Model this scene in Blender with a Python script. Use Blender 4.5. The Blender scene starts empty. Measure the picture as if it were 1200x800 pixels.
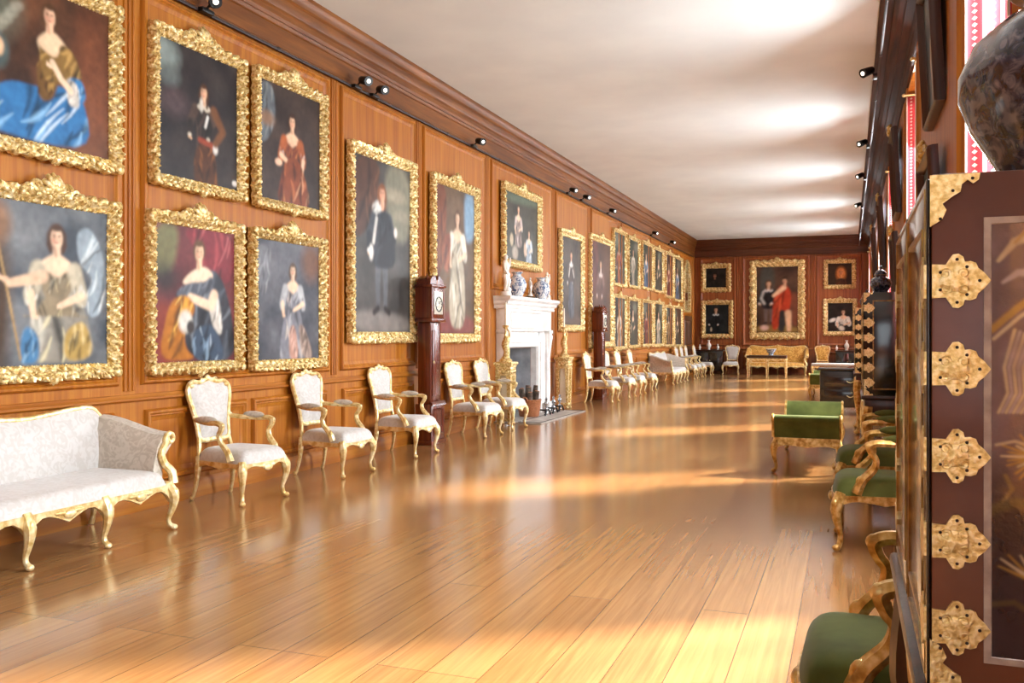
import bpy, bmesh, math, random
import numpy as np
from math import sin, cos, pi, sqrt, atan2, radians
from mathutils import Vector, Matrix
random.seed(7)
S = bpy.context.scene
COL = S.collection

# ------------------------------------------------------------------ camera geometry used to read distances
CX, CY, FP, HC = 995.0, 392.0, 1060.0, 1.40
YAW = math.atan(395.0 / FP)
C_, S_ = cos(YAW), sin(YAW)
KK = FP / C_
def dep(px, X): return X * KK / (px - CX)
def wy(px, X): return (dep(px, X) + S_ * X) / C_          # along-room position of a point at distance X from the axis
def wz(y, d): return HC + (CY - y) * d / FP
WL, WR, YE, YB, HH = -5.30, 0.63, 33.3, -7.0, 4.84

def lin(h):
    if isinstance(h, str):
        h = h.lstrip('#'); c = [int(h[i:i+2], 16) / 255 for i in (0, 2, 4)]
    else: c = list(h)[:3]
    return tuple((v / 12.92 if v <= 0.04045 else ((v + 0.055) / 1.055) ** 2.4) for v in c)
def lin4(h): return (*lin(h), 1.0)

# ------------------------------------------------------------------ materials
def new_mat(name):
    m = bpy.data.materials.new(name); m.use_nodes = True
    nt = m.node_tree; nt.nodes.clear()
    o = nt.nodes.new('ShaderNodeOutputMaterial'); b = nt.nodes.new('ShaderNodeBsdfPrincipled')
    nt.links.new(b.outputs[0], o.inputs[0])
    return m, nt, b
def N(nt, t, **kw):
    n = nt.nodes.new(t)
    for k, v in kw.items():
        if k in n.inputs: n.inputs[k].default_value = v
        else: setattr(n, k, v)
    return n
def ramp(nt, fac, stops):
    r = nt.nodes.new('ShaderNodeValToRGB'); nt.links.new(fac, r.inputs[0])
    e = r.color_ramp.elements
    while len(e) < len(stops): e.new(0.5)
    for i, (p, c) in enumerate(stops): e[i].position = p; e[i].color = lin4(c)
    return r.outputs[0]
def coords(nt, scale=(1, 1, 1), kind='Object', rot=(0, 0, 0)):
    tc = N(nt, 'ShaderNodeTexCoord'); mp = N(nt, 'ShaderNodeMapping')
    mp.inputs['Scale'].default_value = scale; mp.inputs['Rotation'].default_value = rot
    nt.links.new(tc.outputs[kind], mp.inputs[0]); return mp.outputs[0]
def bump(nt, b, h, strength=.3, dist=.01):
    bp = N(nt, 'ShaderNodeBump'); bp.inputs['Strength'].default_value = strength; bp.inputs['Distance'].default_value = dist
    nt.links.new(h, bp.inputs['Height']); nt.links.new(bp.outputs[0], b.inputs['Normal'])
def mottled(name, c1, c2, scale=8, rough=.5, metal=0, bmp=0, bscale=None, detail=4, stretch=(1, 1, 1), lo=.35, hi=.65, coat=0, spec=.5, sheen=0):
    m, nt, b = new_mat(name)
    n = N(nt, 'ShaderNodeTexNoise', Scale=scale, Detail=detail)
    nt.links.new(coords(nt, stretch), n.inputs['Vector'])
    nt.links.new(ramp(nt, n.outputs[0], [(lo, c1), (hi, c2)]), b.inputs['Base Color'])
    b.inputs['Roughness'].default_value = rough; b.inputs['Metallic'].default_value = metal
    b.inputs['Coat Weight'].default_value = coat; b.inputs['Coat Roughness'].default_value = .1
    b.inputs['Specular IOR Level'].default_value = spec
    if sheen: b.inputs['Sheen Weight'].default_value = sheen; b.inputs['Sheen Roughness'].default_value = .4
    if bmp:
        n2 = N(nt, 'ShaderNodeTexNoise', Scale=bscale or scale * 2, Detail=3)
        nt.links.new(coords(nt), n2.inputs['Vector']); bump(nt, b, n2.outputs[0], bmp)
    return m
def wood(name, c1, c2, c3, axis='z', scale=1.0, rough=.35, coat=.2):
    m, nt, b = new_mat(name)
    st = {'z': (20, 20, .6), 'y': (14, .7, 14), 'x': (.7, 14, 14)}[axis]
    v = coords(nt, tuple(s * scale for s in st))
    n = N(nt, 'ShaderNodeTexNoise', Scale=1.0, Detail=6, Roughness=.6, Distortion=.6); nt.links.new(v, n.inputs['Vector'])
    big = N(nt, 'ShaderNodeTexNoise', Scale=.9, Detail=2); nt.links.new(coords(nt, (1, 1, .4)), big.inputs['Vector'])
    ad = N(nt, 'ShaderNodeMath', operation='MULTIPLY_ADD'); nt.links.new(big.outputs[0], ad.inputs[0]); ad.inputs[1].default_value = .35
    nt.links.new(n.outputs[0], ad.inputs[2])
    nt.links.new(ramp(nt, ad.outputs[0], [(.42, c1), (.66, c2), (.9, c3)]), b.inputs['Base Color'])
    b.inputs['Roughness'].default_value = rough; b.inputs['Coat Weight'].default_value = coat; b.inputs['Coat Roughness'].default_value = .25; b.inputs['Specular IOR Level'].default_value = .3
    bump(nt, b, n.outputs[0], .08)
    return m

M = {}
M['panel'] = wood('panel_oak', '#8a480a', '#a25e12', '#b67420', 'z', rough=.5, coat=.0)
M['panel_rail'] = wood('panel_rail_oak', '#86460a', '#9e5c14', '#b27222', 'y', rough=.5, coat=.0)
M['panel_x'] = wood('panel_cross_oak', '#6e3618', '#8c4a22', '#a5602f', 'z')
M['cornice'] = wood('cornice_oak', '#542a0a', '#724014', '#8e5622', 'y', rough=.45, coat=.05)
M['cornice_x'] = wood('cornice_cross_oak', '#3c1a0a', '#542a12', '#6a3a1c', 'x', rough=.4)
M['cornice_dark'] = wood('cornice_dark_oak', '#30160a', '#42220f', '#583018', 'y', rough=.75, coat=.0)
M['clock_wood'] = wood('mahogany', '#3a1408', '#5e2510', '#7a3818', 'z', rough=.22, coat=.5)
M['dark_wood'] = wood('dark_walnut', '#20100a', '#3a1d10', '#4d2a18', 'z', rough=.3, coat=.4)
M['plaster'] = mottled('ceiling_plaster', '#dde1e0', '#e4e8e6', 1.2, .9, spec=.2)
def gold_mat(name, c1, c2, c3, metal=.75, rough=.36, sc=55, bs=.35):
    m, nt, b = new_mat(name)
    n = N(nt, 'ShaderNodeTexNoise', Scale=sc, Detail=3); nt.links.new(coords(nt), n.inputs['Vector'])
    nt.links.new(ramp(nt, n.outputs[0], [(.34, c1), (.5, c2), (.66, c3)]), b.inputs['Base Color'])
    b.inputs['Metallic'].default_value = metal; b.inputs['Roughness'].default_value = rough
    bump(nt, b, n.outputs[0], bs, .006)
    return m
M['gold'] = gold_mat('carved_gilding', '#a88446', '#dcbc76', '#f6e8bc', .45, .4, 40, .2)
M['gold_far'] = gold_mat('aged_gilding', '#a07c40', '#d8b672', '#f0deb0', .45, .42, 25)
M['chair_gold'] = gold_mat('cream_gilding', '#cfa860', '#e8cc8e', '#f6e6b8', .35, .33, 22, .12)
M['green_gold'] = gold_mat('old_gilding', '#a07432', '#cca456', '#e8cc8c', .55, .34, 26, .2)
M['brass'] = gold_mat('engraved_brass', '#c4a866', '#e0cc8c', '#f2e4b4', .75, .36, 120, .3)
M['brass_low'] = M['brass']
M['steel'] = mottled('polished_steel', '#8a8c90', '#d8dade', 20, .2, .95)
M['iron'] = mottled('dark_iron', '#141214', '#2a282a', 20, .45, .7)
M['rail_brown'] = mottled('brown_rail', '#241510', '#34201a', 20, .5)
M['black_metal'] = mottled('black_fitting', '#0c0b0b', '#1c1a19', 20, .4, .3)
def damask(name, c1, c2, c3, scale=14, rough=.55, sheen=.3):
    m, nt, b = new_mat(name)
    v = coords(nt)
    n = N(nt, 'ShaderNodeTexNoise', Scale=scale, Detail=1, Distortion=2.2); nt.links.new(v, n.inputs['Vector'])
    nt.links.new(ramp(nt, n.outputs[0], [(.40, c1), (.5, c2), (.56, c3)]), b.inputs['Base Color'])
    f = N(nt, 'ShaderNodeTexNoise', Scale=180, Detail=1); nt.links.new(v, f.inputs['Vector'])
    b.inputs['Roughness'].default_value = rough; b.inputs['Sheen Weight'].default_value = sheen
    bump(nt, b, f.outputs[0], .12, .003)
    return m
M['silk'] = damask('ivory_damask', '#bfb8b1', '#c5bfb9', '#cac5c0')
M['grey_silk'] = damask('grey_buff_damask', '#b8ac9c', '#c2b7a8', '#cbc1b3')
M['gold_silk'] = damask('gold_damask', '#b07a24', '#c8943a', '#d8aa54', 10)
M['velvet'] = mottled('green_velvet', '#4a5224', '#626a34', 5, .8, sheen=.12, spec=.15)
M['velvet_pale'] = M['velvet']
M['marble'] = mottled('white_marble', '#dcd8d4', '#efedea', 3, .3, lo=.4, hi=.55)
M['stone'] = mottled('grey_hearth_stone', '#8f857c', '#b3aaa2', 6, .35)
M['firebrick'] = mottled('pale_firebox_plaster', '#8e949a', '#b9bfc4', 4, .8)
M['wicker'] = mottled('woven_wicker', '#8a4a26', '#c07a4c', 40, .6, bmp=.6, bscale=60, stretch=(1, 1, 3))
M['bark'] = mottled('log_bark', '#3a2c24', '#7a6a5c', 14, .85, bmp=.5)
M['white_china'] = mottled('white_figure_china', '#ece6da', '#f6f2ea', 6, .2, coat=.5)
def china_blue(name, c0, c1, c2, scale, thr=(.45, .52, .58)):
    m, nt, b = new_mat(name)
    v = coords(nt)
    n = N(nt, 'ShaderNodeTexVoronoi', Scale=scale); nt.links.new(v, n.inputs['Vector'])
    n2 = N(nt, 'ShaderNodeTexNoise', Scale=scale * .8, Detail=3, Distortion=1.6); nt.links.new(v, n2.inputs['Vector'])
    mx = N(nt, 'ShaderNodeMath', operation='MULTIPLY_ADD'); nt.links.new(n.outputs['Distance'], mx.inputs[0]); mx.inputs[1].default_value = .25
    nt.links.new(n2.outputs[0], mx.inputs[2])
    nt.links.new(ramp(nt, mx.outputs[0], list(zip(thr, (c0, c1, c2)))), b.inputs['Base Color'])
    b.inputs['Roughness'].default_value = .12; b.inputs['Coat Weight'].default_value = .6; b.inputs['Coat Roughness'].default_value = .05
    return m
M['delft'] = china_blue('blue_and_white_china', '#4c6088', '#a9b8cc', '#e4e8ea', 20, (.52, .62, .70))
M['delft_dark'] = china_blue('dark_blue_china', '#161c2e', '#333c54', '#6e7282', 34, (.5, .62, .78))
M['lacquer'] = mottled('dark_brown_lacquer', '#583020', '#70422e', 5, .34, coat=.15, spec=.35)
M['black_lacquer'] = mottled('black_lacquer', '#0d0a0a', '#1d1413', 6, .16, coat=.7)
M['lacquer_border'] = mottled('grey_buff_lacquer_line', '#8f8078', '#b0a296', 30, .35, coat=.3)
M['gilt_line'] = mottled('gilt_lacquer_line', '#6d4a1c', '#b08840', 30, .3, .5)
M['nail'] = mottled('dark_nail', '#1c100a', '#2c1a10', 30, .5)
M['frame_white'] = mottled('painted_sash', '#d8d2c6', '#e4dfd4', 8, .5)
M['clock_dial'] = mottled('silvered_dial', '#b9b6a2', '#e0ddcc', 30, .35, .3)
M['candle'] = mottled('ivory_wax', '#ece2cc', '#f6eedc', 8, .5)
M['dark_back'] = mottled('picture_stretcher', '#2a1c12', '#3c2a1c', 10, .8)
M['table_cloth'] = mottled('dark_brown_tabletop', '#2c1c12', '#4a3220', 20, .3)
M['door_wood'] = wood('door_oak', '#3c2214', '#523020', '#64402a', 'z')

# floor : oak boards running down the room
def floor_mat():
    m, nt, b = new_mat('oak_floor_boards')
    tc = N(nt, 'ShaderNodeTexCoord'); mp = N(nt, 'ShaderNodeMapping')
    mp.inputs['Rotation'].default_value = (0, 0, pi / 2); nt.links.new(tc.outputs['Object'], mp.inputs[0])
    br = N(nt, 'ShaderNodeTexBrick'); nt.links.new(mp.outputs[0], br.inputs['Vector'])
    br.offset = .37; br.offset_frequency = 3; br.squash = 1
    for k, v in (('Scale', 1.0), ('Mortar Size', .0026), ('Mortar Smooth', .2), ('Bias', 0.0), ('Brick Width', 3.4), ('Row Height', .235)): br.inputs[k].default_value = v
    br.inputs['Color1'].default_value = (0, 0, 0, 1); br.inputs['Color2'].default_value = (1, 1, 1, 1); br.inputs['Mortar'].default_value = (.5, .5, .5, 1)
    n = N(nt, 'ShaderNodeTexNoise', Scale=1.0, Detail=7, Roughness=.62, Distortion=.5)
    nt.links.new(coords(nt, (34, 1.0, 1)), n.inputs['Vector'])
    a1 = N(nt, 'ShaderNodeMath', operation='MULTIPLY_ADD'); nt.links.new(br.outputs['Color'], a1.inputs[0]); a1.inputs[1].default_value = .32; nt.links.new(n.outputs[0], a1.inputs[2])
    col = ramp(nt, a1.outputs[0], [(.2, '#7c5230'), (.55, '#94683e'), (.98, '#ae8252')])
    mx = N(nt, 'ShaderNodeMix', data_type='RGBA'); nt.links.new(br.outputs['Fac'], mx.inputs['Factor'])
    nt.links.new(col, mx.inputs[6]); mx.inputs[7].default_value = lin4('#6a4424')
    nt.links.new(mx.outputs[2], b.inputs['Base Color'])
    rr = N(nt, 'ShaderNodeMapRange'); nt.links.new(n.outputs[0], rr.inputs['Value'])
    rr.inputs['To Min'].default_value = .15; rr.inputs['To Max'].default_value = .21
    nt.links.new(rr.outputs[0], b.inputs['Roughness'])
    b.inputs['Coat Weight'].default_value = .35; b.inputs['Coat Roughness'].default_value = .16
    sb = N(nt, 'ShaderNodeMath', operation='MULTIPLY_ADD'); nt.links.new(br.outputs['Fac'], sb.inputs[0]); sb.inputs[1].default_value = -1.0; sb.inputs[2].default_value = 1.0
    bump(nt, b, sb.outputs[0], .1, .003)
    return m
M['floor'] = floor_mat()

def glass_mat():
    m = bpy.data.materials.new('window_glass'); m.use_nodes = True; nt = m.node_tree; nt.nodes.clear()
    o = N(nt, 'ShaderNodeOutputMaterial'); mx = N(nt, 'ShaderNodeMixShader'); t = N(nt, 'ShaderNodeBsdfTransparent'); g = N(nt, 'ShaderNodeBsdfGlossy')
    g.inputs['Roughness'].default_value = .05
    fr = N(nt, 'ShaderNodeLayerWeight'); fr.inputs['Blend'].default_value = .5; pw = N(nt, 'ShaderNodeMath', operation='POWER'); pw.inputs[1].default_value = 5; nt.links.new(fr.outputs['Facing'], pw.inputs[0]); sc = N(nt, 'ShaderNodeMath', operation='MULTIPLY_ADD'); nt.links.new(pw.outputs[0], sc.inputs[0]); sc.inputs[1].default_value = .5; sc.inputs[2].default_value = .03
    nt.links.new(sc.outputs[0], mx.inputs[0]); nt.links.new(t.outputs[0], mx.inputs[1]); nt.links.new(g.outputs[0], mx.inputs[2]); nt.links.new(mx.outputs[0], o.inputs[0])
    return m
M['glass'] = glass_mat()
def mirror_mat():
    m, nt, b = new_mat('mirror_glass'); n = N(nt, 'ShaderNodeTexNoise', Scale=3)
    nt.links.new(ramp(nt, n.outputs[0], [(.3, '#a9aeac'), (.7, '#c2c6c4')]), b.inputs['Base Color'])
    b.inputs['Metallic'].default_value = 1; b.inputs['Roughness'].default_value = .08; return m
M['mirror'] = mirror_mat()
def lamp_mat():
    m, nt, b = new_mat('lit_lens'); b.inputs['Emission Color'].default_value = (1, .9, .75, 1); b.inputs['Emission Strength'].default_value = 2.5
    n = N(nt, 'ShaderNodeTexNoise', Scale=9); nt.links.new(ramp(nt, n.outputs[0], [(.3, '#fff4e0'), (.7, '#fffaf0')]), b.inputs['Base Color']); return m
M['lens'] = lamp_mat()
def curtain_mat():
    m, nt, b = new_mat('red_white_braid')
    tc = N(nt, 'ShaderNodeTexCoord'); sp = N(nt, 'ShaderNodeSeparateXYZ'); nt.links.new(tc.outputs['UV'], sp.inputs[0])
    def mth(op, a, bb):
        q = N(nt, 'ShaderNodeMath', operation=op)
        for i, v in enumerate((a, bb)):
            if isinstance(v, (int, float)): q.inputs[i].default_value = v
            else: nt.links.new(v, q.inputs[i])
        return q.outputs[0]
    fx = mth('FRACT', mth('MULTIPLY', sp.outputs[0], 3.0), 0)
    fz = mth('FRACT', mth('MULTIPLY', sp.outputs[1], 100.0), 0)
    edge = mth('GREATER_THAN', mth('ABSOLUTE', mth('SUBTRACT', fx, .5), 0), .40)
    dot = mth('LESS_THAN', mth('ADD', mth('MULTIPLY', mth('ABSOLUTE', mth('SUBTRACT', fx, .5), 0), 2.4), mth('ABSOLUTE', mth('SUBTRACT', fz, .5), 0)), .36)
    fac = mth('MAXIMUM', edge, dot)
    mx = N(nt, 'ShaderNodeMix', data_type='RGBA'); nt.links.new(fac, mx.inputs['Factor'])
    mx.inputs[6].default_value = lin4('#c43a44'); mx.inputs[7].default_value = lin4('#eadccf')
    nt.links.new(mx.outputs[2], b.inputs['Base Color']); b.inputs['Roughness'].default_value = .8
    return m
M['curtain'] = curtain_mat()
def canvas_mat(name='oil_on_canvas', rough=.38, coat=.0, spec=.5):
    m, nt, b = new_mat(name)
    a = N(nt, 'ShaderNodeAttribute', attribute_name='Paint'); nt.links.new(a.outputs['Color'], b.inputs['Base Color'])
    n = N(nt, 'ShaderNodeTexNoise', Scale=120, Detail=2); nt.links.new(coords(nt), n.inputs['Vector']); bump(nt, b, n.outputs[0], .15, .003)
    b.inputs['Roughness'].default_value = rough; b.inputs['Coat Weight'].default_value = coat; b.inputs['Specular IOR Level'].default_value = spec
    return m
M['canvas'] = canvas_mat('oil_on_canvas', .42, 0, .16)
M['lacquer_paint'] = canvas_mat('painted_lacquer', .2, .6)

# ------------------------------------------------------------------ mesh builder
class MB:
    def __init__(s): s.v = []; s.f = []
    def add(s, vs, fs, M4=None):
        o = len(s.v)
        s.v += [tuple(M4 @ Vector(p)) for p in vs] if M4 is not None else [tuple(p) for p in vs]
        s.f += [tuple(i + o for i in f) for f in fs]
        return s
    def box(s, x0, x1, y0, y1, z0, z1, b=0.0, M4=None):
        if b <= 0:
            vs = [(x, y, z) for x in (x0, x1) for y in (y0, y1) for z in (z0, z1)]
            return s.add(vs, [(0, 1, 3, 2), (4, 6, 7, 5), (0, 4, 5, 1), (2, 3, 7, 6), (0, 2, 6, 4), (1, 5, 7, 3)], M4)
        bm = bmesh.new(); bmesh.ops.create_cube(bm, size=1)
        for v in bm.verts: v.co = Vector((x0 + (v.co.x + .5) * (x1 - x0), y0 + (v.co.y + .5) * (y1 - y0), z0 + (v.co.z + .5) * (z1 - z0)))
        bmesh.ops.bevel(bm, geom=bm.edges[:], offset=b, segments=2, affect='EDGES', profile=.5)
        bm.verts.index_update()
        s.add([v.co for v in bm.verts], [[v.index for v in f.verts] for f in bm.faces], M4); bm.free(); return s
    def grid(s, fn, nu, nv, closeu=False, closev=False, M4=None, flip=False):
        vs = [fn(i / (nu if closeu else nu - 1), j / (nv if closev else nv - 1)) for j in range(nv) for i in range(nu)]
        fs = []
        for j in range(nv if closev else nv - 1):
            for i in range(nu if closeu else nu - 1):
                a, b, c, d = j * nu + i, j * nu + (i + 1) % nu, ((j + 1) % nv) * nu + (i + 1) % nu, ((j + 1) % nv) * nu + i
                fs.append((d, c, b, a) if flip else (a, b, c, d))
        return s.add(vs, fs, M4)
    def tube(s, pts, rad, n=8, flat=1.0, up=None, caps=True, M4=None, flute=0):
        P = [Vector(p) for p in pts]; k = len(P)
        if not isinstance(rad, (list, tuple)): rad = [rad] * k
        T = [((P[min(i + 1, k - 1)] - P[max(i - 1, 0)]).normalized()) for i in range(k)]
        u = Vector(up) if up else (Vector((0, 0, 1)) if abs(T[0].z) < .9 else Vector((1, 0, 0)))
        vs = []
        for i in range(k):
            u = (u - T[i] * u.dot(T[i]));
            if u.length < 1e-6: u = T[i].orthogonal()
            u.normalize(); w = T[i].cross(u)
            for q in range(n):
                a = 2 * pi * q / n
                vs.append(P[i] + (u * cos(a) + w * sin(a) * flat) * rad[i] * (1 + flute * (1 if q % 2 else -1)))
        fs = [(i * n + q, i * n + (q + 1) % n, (i + 1) * n + (q + 1) % n, (i + 1) * n + q) for i in range(k - 1) for q in range(n)]
        if caps:
            fs.append(tuple(range(n - 1, -1, -1))); fs.append(tuple((k - 1) * n + q for q in range(n)))
        return s.add(vs, fs, M4)
    def loop(s, pts, r, n=8, up=None, M4=None, flat=1.0):            # closed tube
        P = [Vector(p) for p in pts]; k = len(P); vs = []
        for i in range(k):
            t = (P[(i + 1) % k] - P[i - 1]).normalized(); u = Vector(up); u = (u - t * u.dot(t)).normalized(); w = t.cross(u)
            rr = r[i] if isinstance(r, (list, tuple)) else r
            for q in range(n):
                a = 2 * pi * q / n; vs.append(P[i] + (u * cos(a) + w * sin(a) * flat) * rr)
        fs = [(i * n + q, i * n + (q + 1) % n, ((i + 1) % k) * n + (q + 1) % n, ((i + 1) % k) * n + q) for i in range(k) for q in range(n)]
        return s.add(vs, fs, M4)
    def lathe(s, prof, c=(0, 0, 0), n=24, lobes=0, la=0, M4=None):
        vs = []; k = len(prof)
        for r, z in prof:
            for q in range(n):
                a = 2 * pi * q / n; rr = r * (1 + (la * abs(cos(lobes * a / 2)) if lobes else 0))
                vs.append((c[0] + rr * cos(a), c[1] + rr * sin(a), c[2] + z))
        fs = [(i * n + q, i * n + (q + 1) % n, (i + 1) * n + (q + 1) % n, (i + 1) * n + q) for i in range(k - 1) for q in range(n)]
        fs.append(tuple(range(n - 1, -1, -1))); fs.append(tuple((k - 1) * n + q for q in range(n)))
        return s.add(vs, fs, M4)
    def prism(s, out, t0, t1, plane='yz', M4=None):                   # outline (a,b) extruded along the third axis
        def mk(a, b, t): return {'yz': (t, a, b), 'xz': (a, t, b), 'xy': (a, b, t)}[plane]
        n = len(out)
        vs = [mk(a, b, t0) for a, b in out] + [mk(a, b, t1) for a, b in out]
        fs = [tuple(range(n - 1, -1, -1)), tuple(range(n, 2 * n))] + [(i, (i + 1) % n, n + (i + 1) % n, n + i) for i in range(n)]
        return s.add(vs, fs, M4)
    def ell(s, c, r, n=12, m=8, M4=None):
        vs = [(c[0], c[1], c[2] - r[2])]
        for j in range(1, m):
            t = -pi / 2 + pi * j / m
            for i in range(n):
                a = 2 * pi * i / n; vs.append((c[0] + r[0] * cos(t) * cos(a), c[1] + r[1] * cos(t) * sin(a), c[2] + r[2] * sin(t)))
        vs.append((c[0], c[1], c[2] + r[2])); L = len(vs) - 1
        fs = [(0, 1 + (i + 1) % n, 1 + i) for i in range(n)]
        for j in range(m - 2):
            for i in range(n): fs.append((1 + j * n + i, 1 + j * n + (i + 1) % n, 1 + (j + 1) * n + (i + 1) % n, 1 + (j + 1) * n + i))
        fs += [(1 + (m - 2) * n + i, 1 + (m - 2) * n + (i + 1) % n, L) for i in range(n)]
        return s.add(vs, fs, M4)
    def build(s, name, mat, parent=None, smooth=True, ang=40, fix=True):
        me = bpy.data.meshes.new(name); me.from_pydata(s.v, [], s.f)
        if fix:
            bm = bmesh.new(); bm.from_mesh(me); bmesh.ops.recalc_face_normals(bm, faces=bm.faces[:]); bm.to_mesh(me); bm.free()
        me.update()
        if smooth:
            me.polygons.foreach_set('use_smooth', [True] * len(me.polygons)); me.set_sharp_from_angle(angle=radians(ang))
        me.materials.append(mat)
        o = bpy.data.objects.new(name, me); COL.objects.link(o)
        if parent: o.parent = parent
        return o

def tag(o, label=None, cat=None, group=None, kind=None):
    if label: o['label'] = label
    if cat: o['category'] = cat
    if group: o['group'] = group
    if kind: o['kind'] = kind
    return o
def thing(name, label, cat, loc=(0, 0, 0), rz=0, group=None):
    o = bpy.data.objects.new(name, None); COL.objects.link(o); o.location = loc; o.rotation_euler = (0, 0, rz); o.empty_display_size = .1
    return tag(o, label, cat, group)
def copy_tree(o, label, loc, rz=None, parent=None):
    c = o.copy(); COL.objects.link(c)
    if parent is None:
        c.location = loc; c['label'] = label
        if rz is not None: c.rotation_euler = (0, 0, rz)
    else: c.parent = parent
    for ch in list(o.children): copy_tree(ch, None, None, None, c)
    return c
def struct(o): o['kind'] = 'structure'; return o
def spiral(c, r0, r1, a0, turns, n=14, plane='yz', t=0):
    out = []
    for i in range(n):
        f = i / (n - 1); r = r0 + (r1 - r0) * f; a = a0 + turns * 2 * pi * f
        p = (c[0] + r * cos(a), c[1] + r * sin(a))
        out.append({'yz': (t, p[0], p[1]), 'xz': (p[0], t, p[1])}[plane])
    return out
def smooth_path(P, n=6):                                             # catmull-rom through points
    P = [Vector(p) for p in P]; out = []
    for i in range(len(P) - 1):
        a, b, c, d = P[max(i - 1, 0)], P[i], P[i + 1], P[min(i + 2, len(P) - 1)]
        for k in range(n):
            t = k / n
            out.append(.5 * ((2 * b) + (c - a) * t + (2 * a - 5 * b + 4 * c - d) * t * t + (3 * b - a - 3 * c + d) * t ** 3))
    out.append(P[-1]); return out
def interp(v, n):                                                    # resample list of radii
    k = len(v) - 1; out = []
    for i in range(n):
        f = i / (n - 1) * k; a = min(int(f), k - 1); out.append(v[a] + (v[a + 1] - v[a]) * (f - a))
    return out

# ------------------------------------------------------------------ setting : floor, ceiling, walls
mb = MB(); mb.box(WL - .7, WR + .7, YB - .3, YE + .3, -.1, 0)
struct(mb.build('floor', M['floor'], smooth=False))
mb = MB(); mb.box(WL - .7, WR + .7, YB - .3, YE + .3, HH, HH + .15)
struct(mb.build('ceiling', M['plaster'], smooth=False))

def rect_sweep(mb, a0, a1, z0, z1, prof, mk):                         # mitred moulding round a rectangle; prof = (inset, height)
    k = len(prof)
    vs = []
    for (sx, sz) in ((0, 0), (1, 0), (1, 1), (0, 1)):
        for (t, h) in prof:
            a = a0 + t if sx == 0 else a1 - t; z = z0 + t if sz == 0 else z1 - t
            vs.append(mk(a, z, h))
    fs = []
    for c in range(4):
        for j in range(k - 1):
            fs.append((c * k + j, ((c + 1) % 4) * k + j, ((c + 1) % 4) * k + j + 1, c * k + j + 1))
    mb.add(vs, fs)
BOLECT = [(0, 0), (.004, .018), (.018, .034), (.034, .036), (.048, .022), (.056, .024), (.07, .012), (.095, .004), (.1, 0)]
DADO_Z = .93
# left wall, with an opening for the fireplace
FY0, FY1, FZ = wy(600, -5.12), wy(633, -5.12), 1.17
mb = MB()
mb.box(WL - .4, WL, YB, FY0, 0, HH); mb.box(WL - .4, WL, FY1, YE, 0, HH); mb.box(WL - .4, WL, FY0, FY1, FZ, HH)
mb.box(WL - .6, WL - .4, FY0 - .3, FY1 + .3, 0, FZ + .3)
mkL = lambda a, z, h: (WL + h, a, z)
ystrip = [-2.2, 1.6, wy(151, WL), wy(391, WL), wy(490, WL), wy(571, WL), wy(648, WL), 19.0, 21.8, 25.3, 28.6, YE - .25]
for i in range(len(ystrip) - 1):
    a, b = ystrip[i] + .12, ystrip[i + 1] - .12
    rect_sweep(mb, a, b, 2.12 if a < FY0 < b else 1.0, 4.17, BOLECT, mkL)
    if not (a < FY0 < b):
        n = max(1, round((b - a) / 1.5))
        for j in range(n):
            a2, b2 = a + (b - a) * j / n + .04, a + (b - a) * (j + 1) / n - .04
            rect_sweep(mb, a2, b2, .20, .80, BOLECT, mkL)
wl = struct(mb.build('wall_left', M['panel'], ang=30))
mb = MB()
for y in ystrip:                                                     # reeded pilaster strips between the panels
    for dy in (-.045, .0, .045):
        mb.tube([(WL, y + dy, DADO_Z + .03), (WL, y + dy, 4.2)], .02, 8)
struct(mb.build('trim_1', M['panel']))
PR = [(0, 0), (.016, 0), (.03, .012), (.03, .028), (.018, .04), (.012, .055), (0, .06)]
def run(mb, prof, p0, p1, nrm, z):                                   # extrude a profile (projection, height) from p0 to p1
    vs = []
    for p in (p0, p1):
        for (h, dz) in prof: vs.append((p[0] + nrm[0] * h, p[1] + nrm[1] * h, z + dz))
    k = len(prof)
    mb.add(vs, [(j, j + 1, k + j + 1, k + j) for j in range(k - 1)] + [tuple(range(k)), tuple(range(2 * k - 1, k - 1, -1))])
mb = MB()
for (a, b) in ((YB, FY0 - .55), (FY1 + .55, YE)):
    run(mb, PR, (WL, a), (WL, b), (1, 0), DADO_Z - .06)
struct(mb.build('trim_2', M['panel_rail']))
SK = [(0, 0), (.03, 0), (.03, .12), (.02, .14), (.008, .16), (0, .16)]
mb = MB()
for (a, b) in ((YB, FY0 - .55), (FY1 + .55, YE)): run(mb, SK, (WL, a), (WL, b), (1, 0), 0)
struct(mb.build('baseboard_left', M['panel_rail']))
# cornice : frieze + mouldings
def corn(p): return [(0, 4.20), (.02, 4.20), (.03, 4.23), (.015, 4.25), (.015, 4.44), (.03, 4.45), (.045, 4.48), (.03, 4.50), (p * .35, 4.53), (p * .35, 4.58), (p * .5, 4.60), (p * .62, 4.65), (p * .62, 4.70), (p * .8, 4.72), (p * .86, 4.77), (p, 4.80), (p, HH), (0, HH)]
mb = MB(); run(mb, corn(.13), (WL, YB), (WL, YE), (1, 0), 0); struct(mb.build('trim_3', M['cornice'], ang=25))
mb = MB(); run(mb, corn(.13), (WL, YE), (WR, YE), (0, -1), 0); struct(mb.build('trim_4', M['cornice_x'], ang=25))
mb = MB(); run(mb, corn(.33), (WR, YB), (WR, YE), (-1, 0), 0); struct(mb.build('trim_5', M['cornice_dark'], ang=25))
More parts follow.
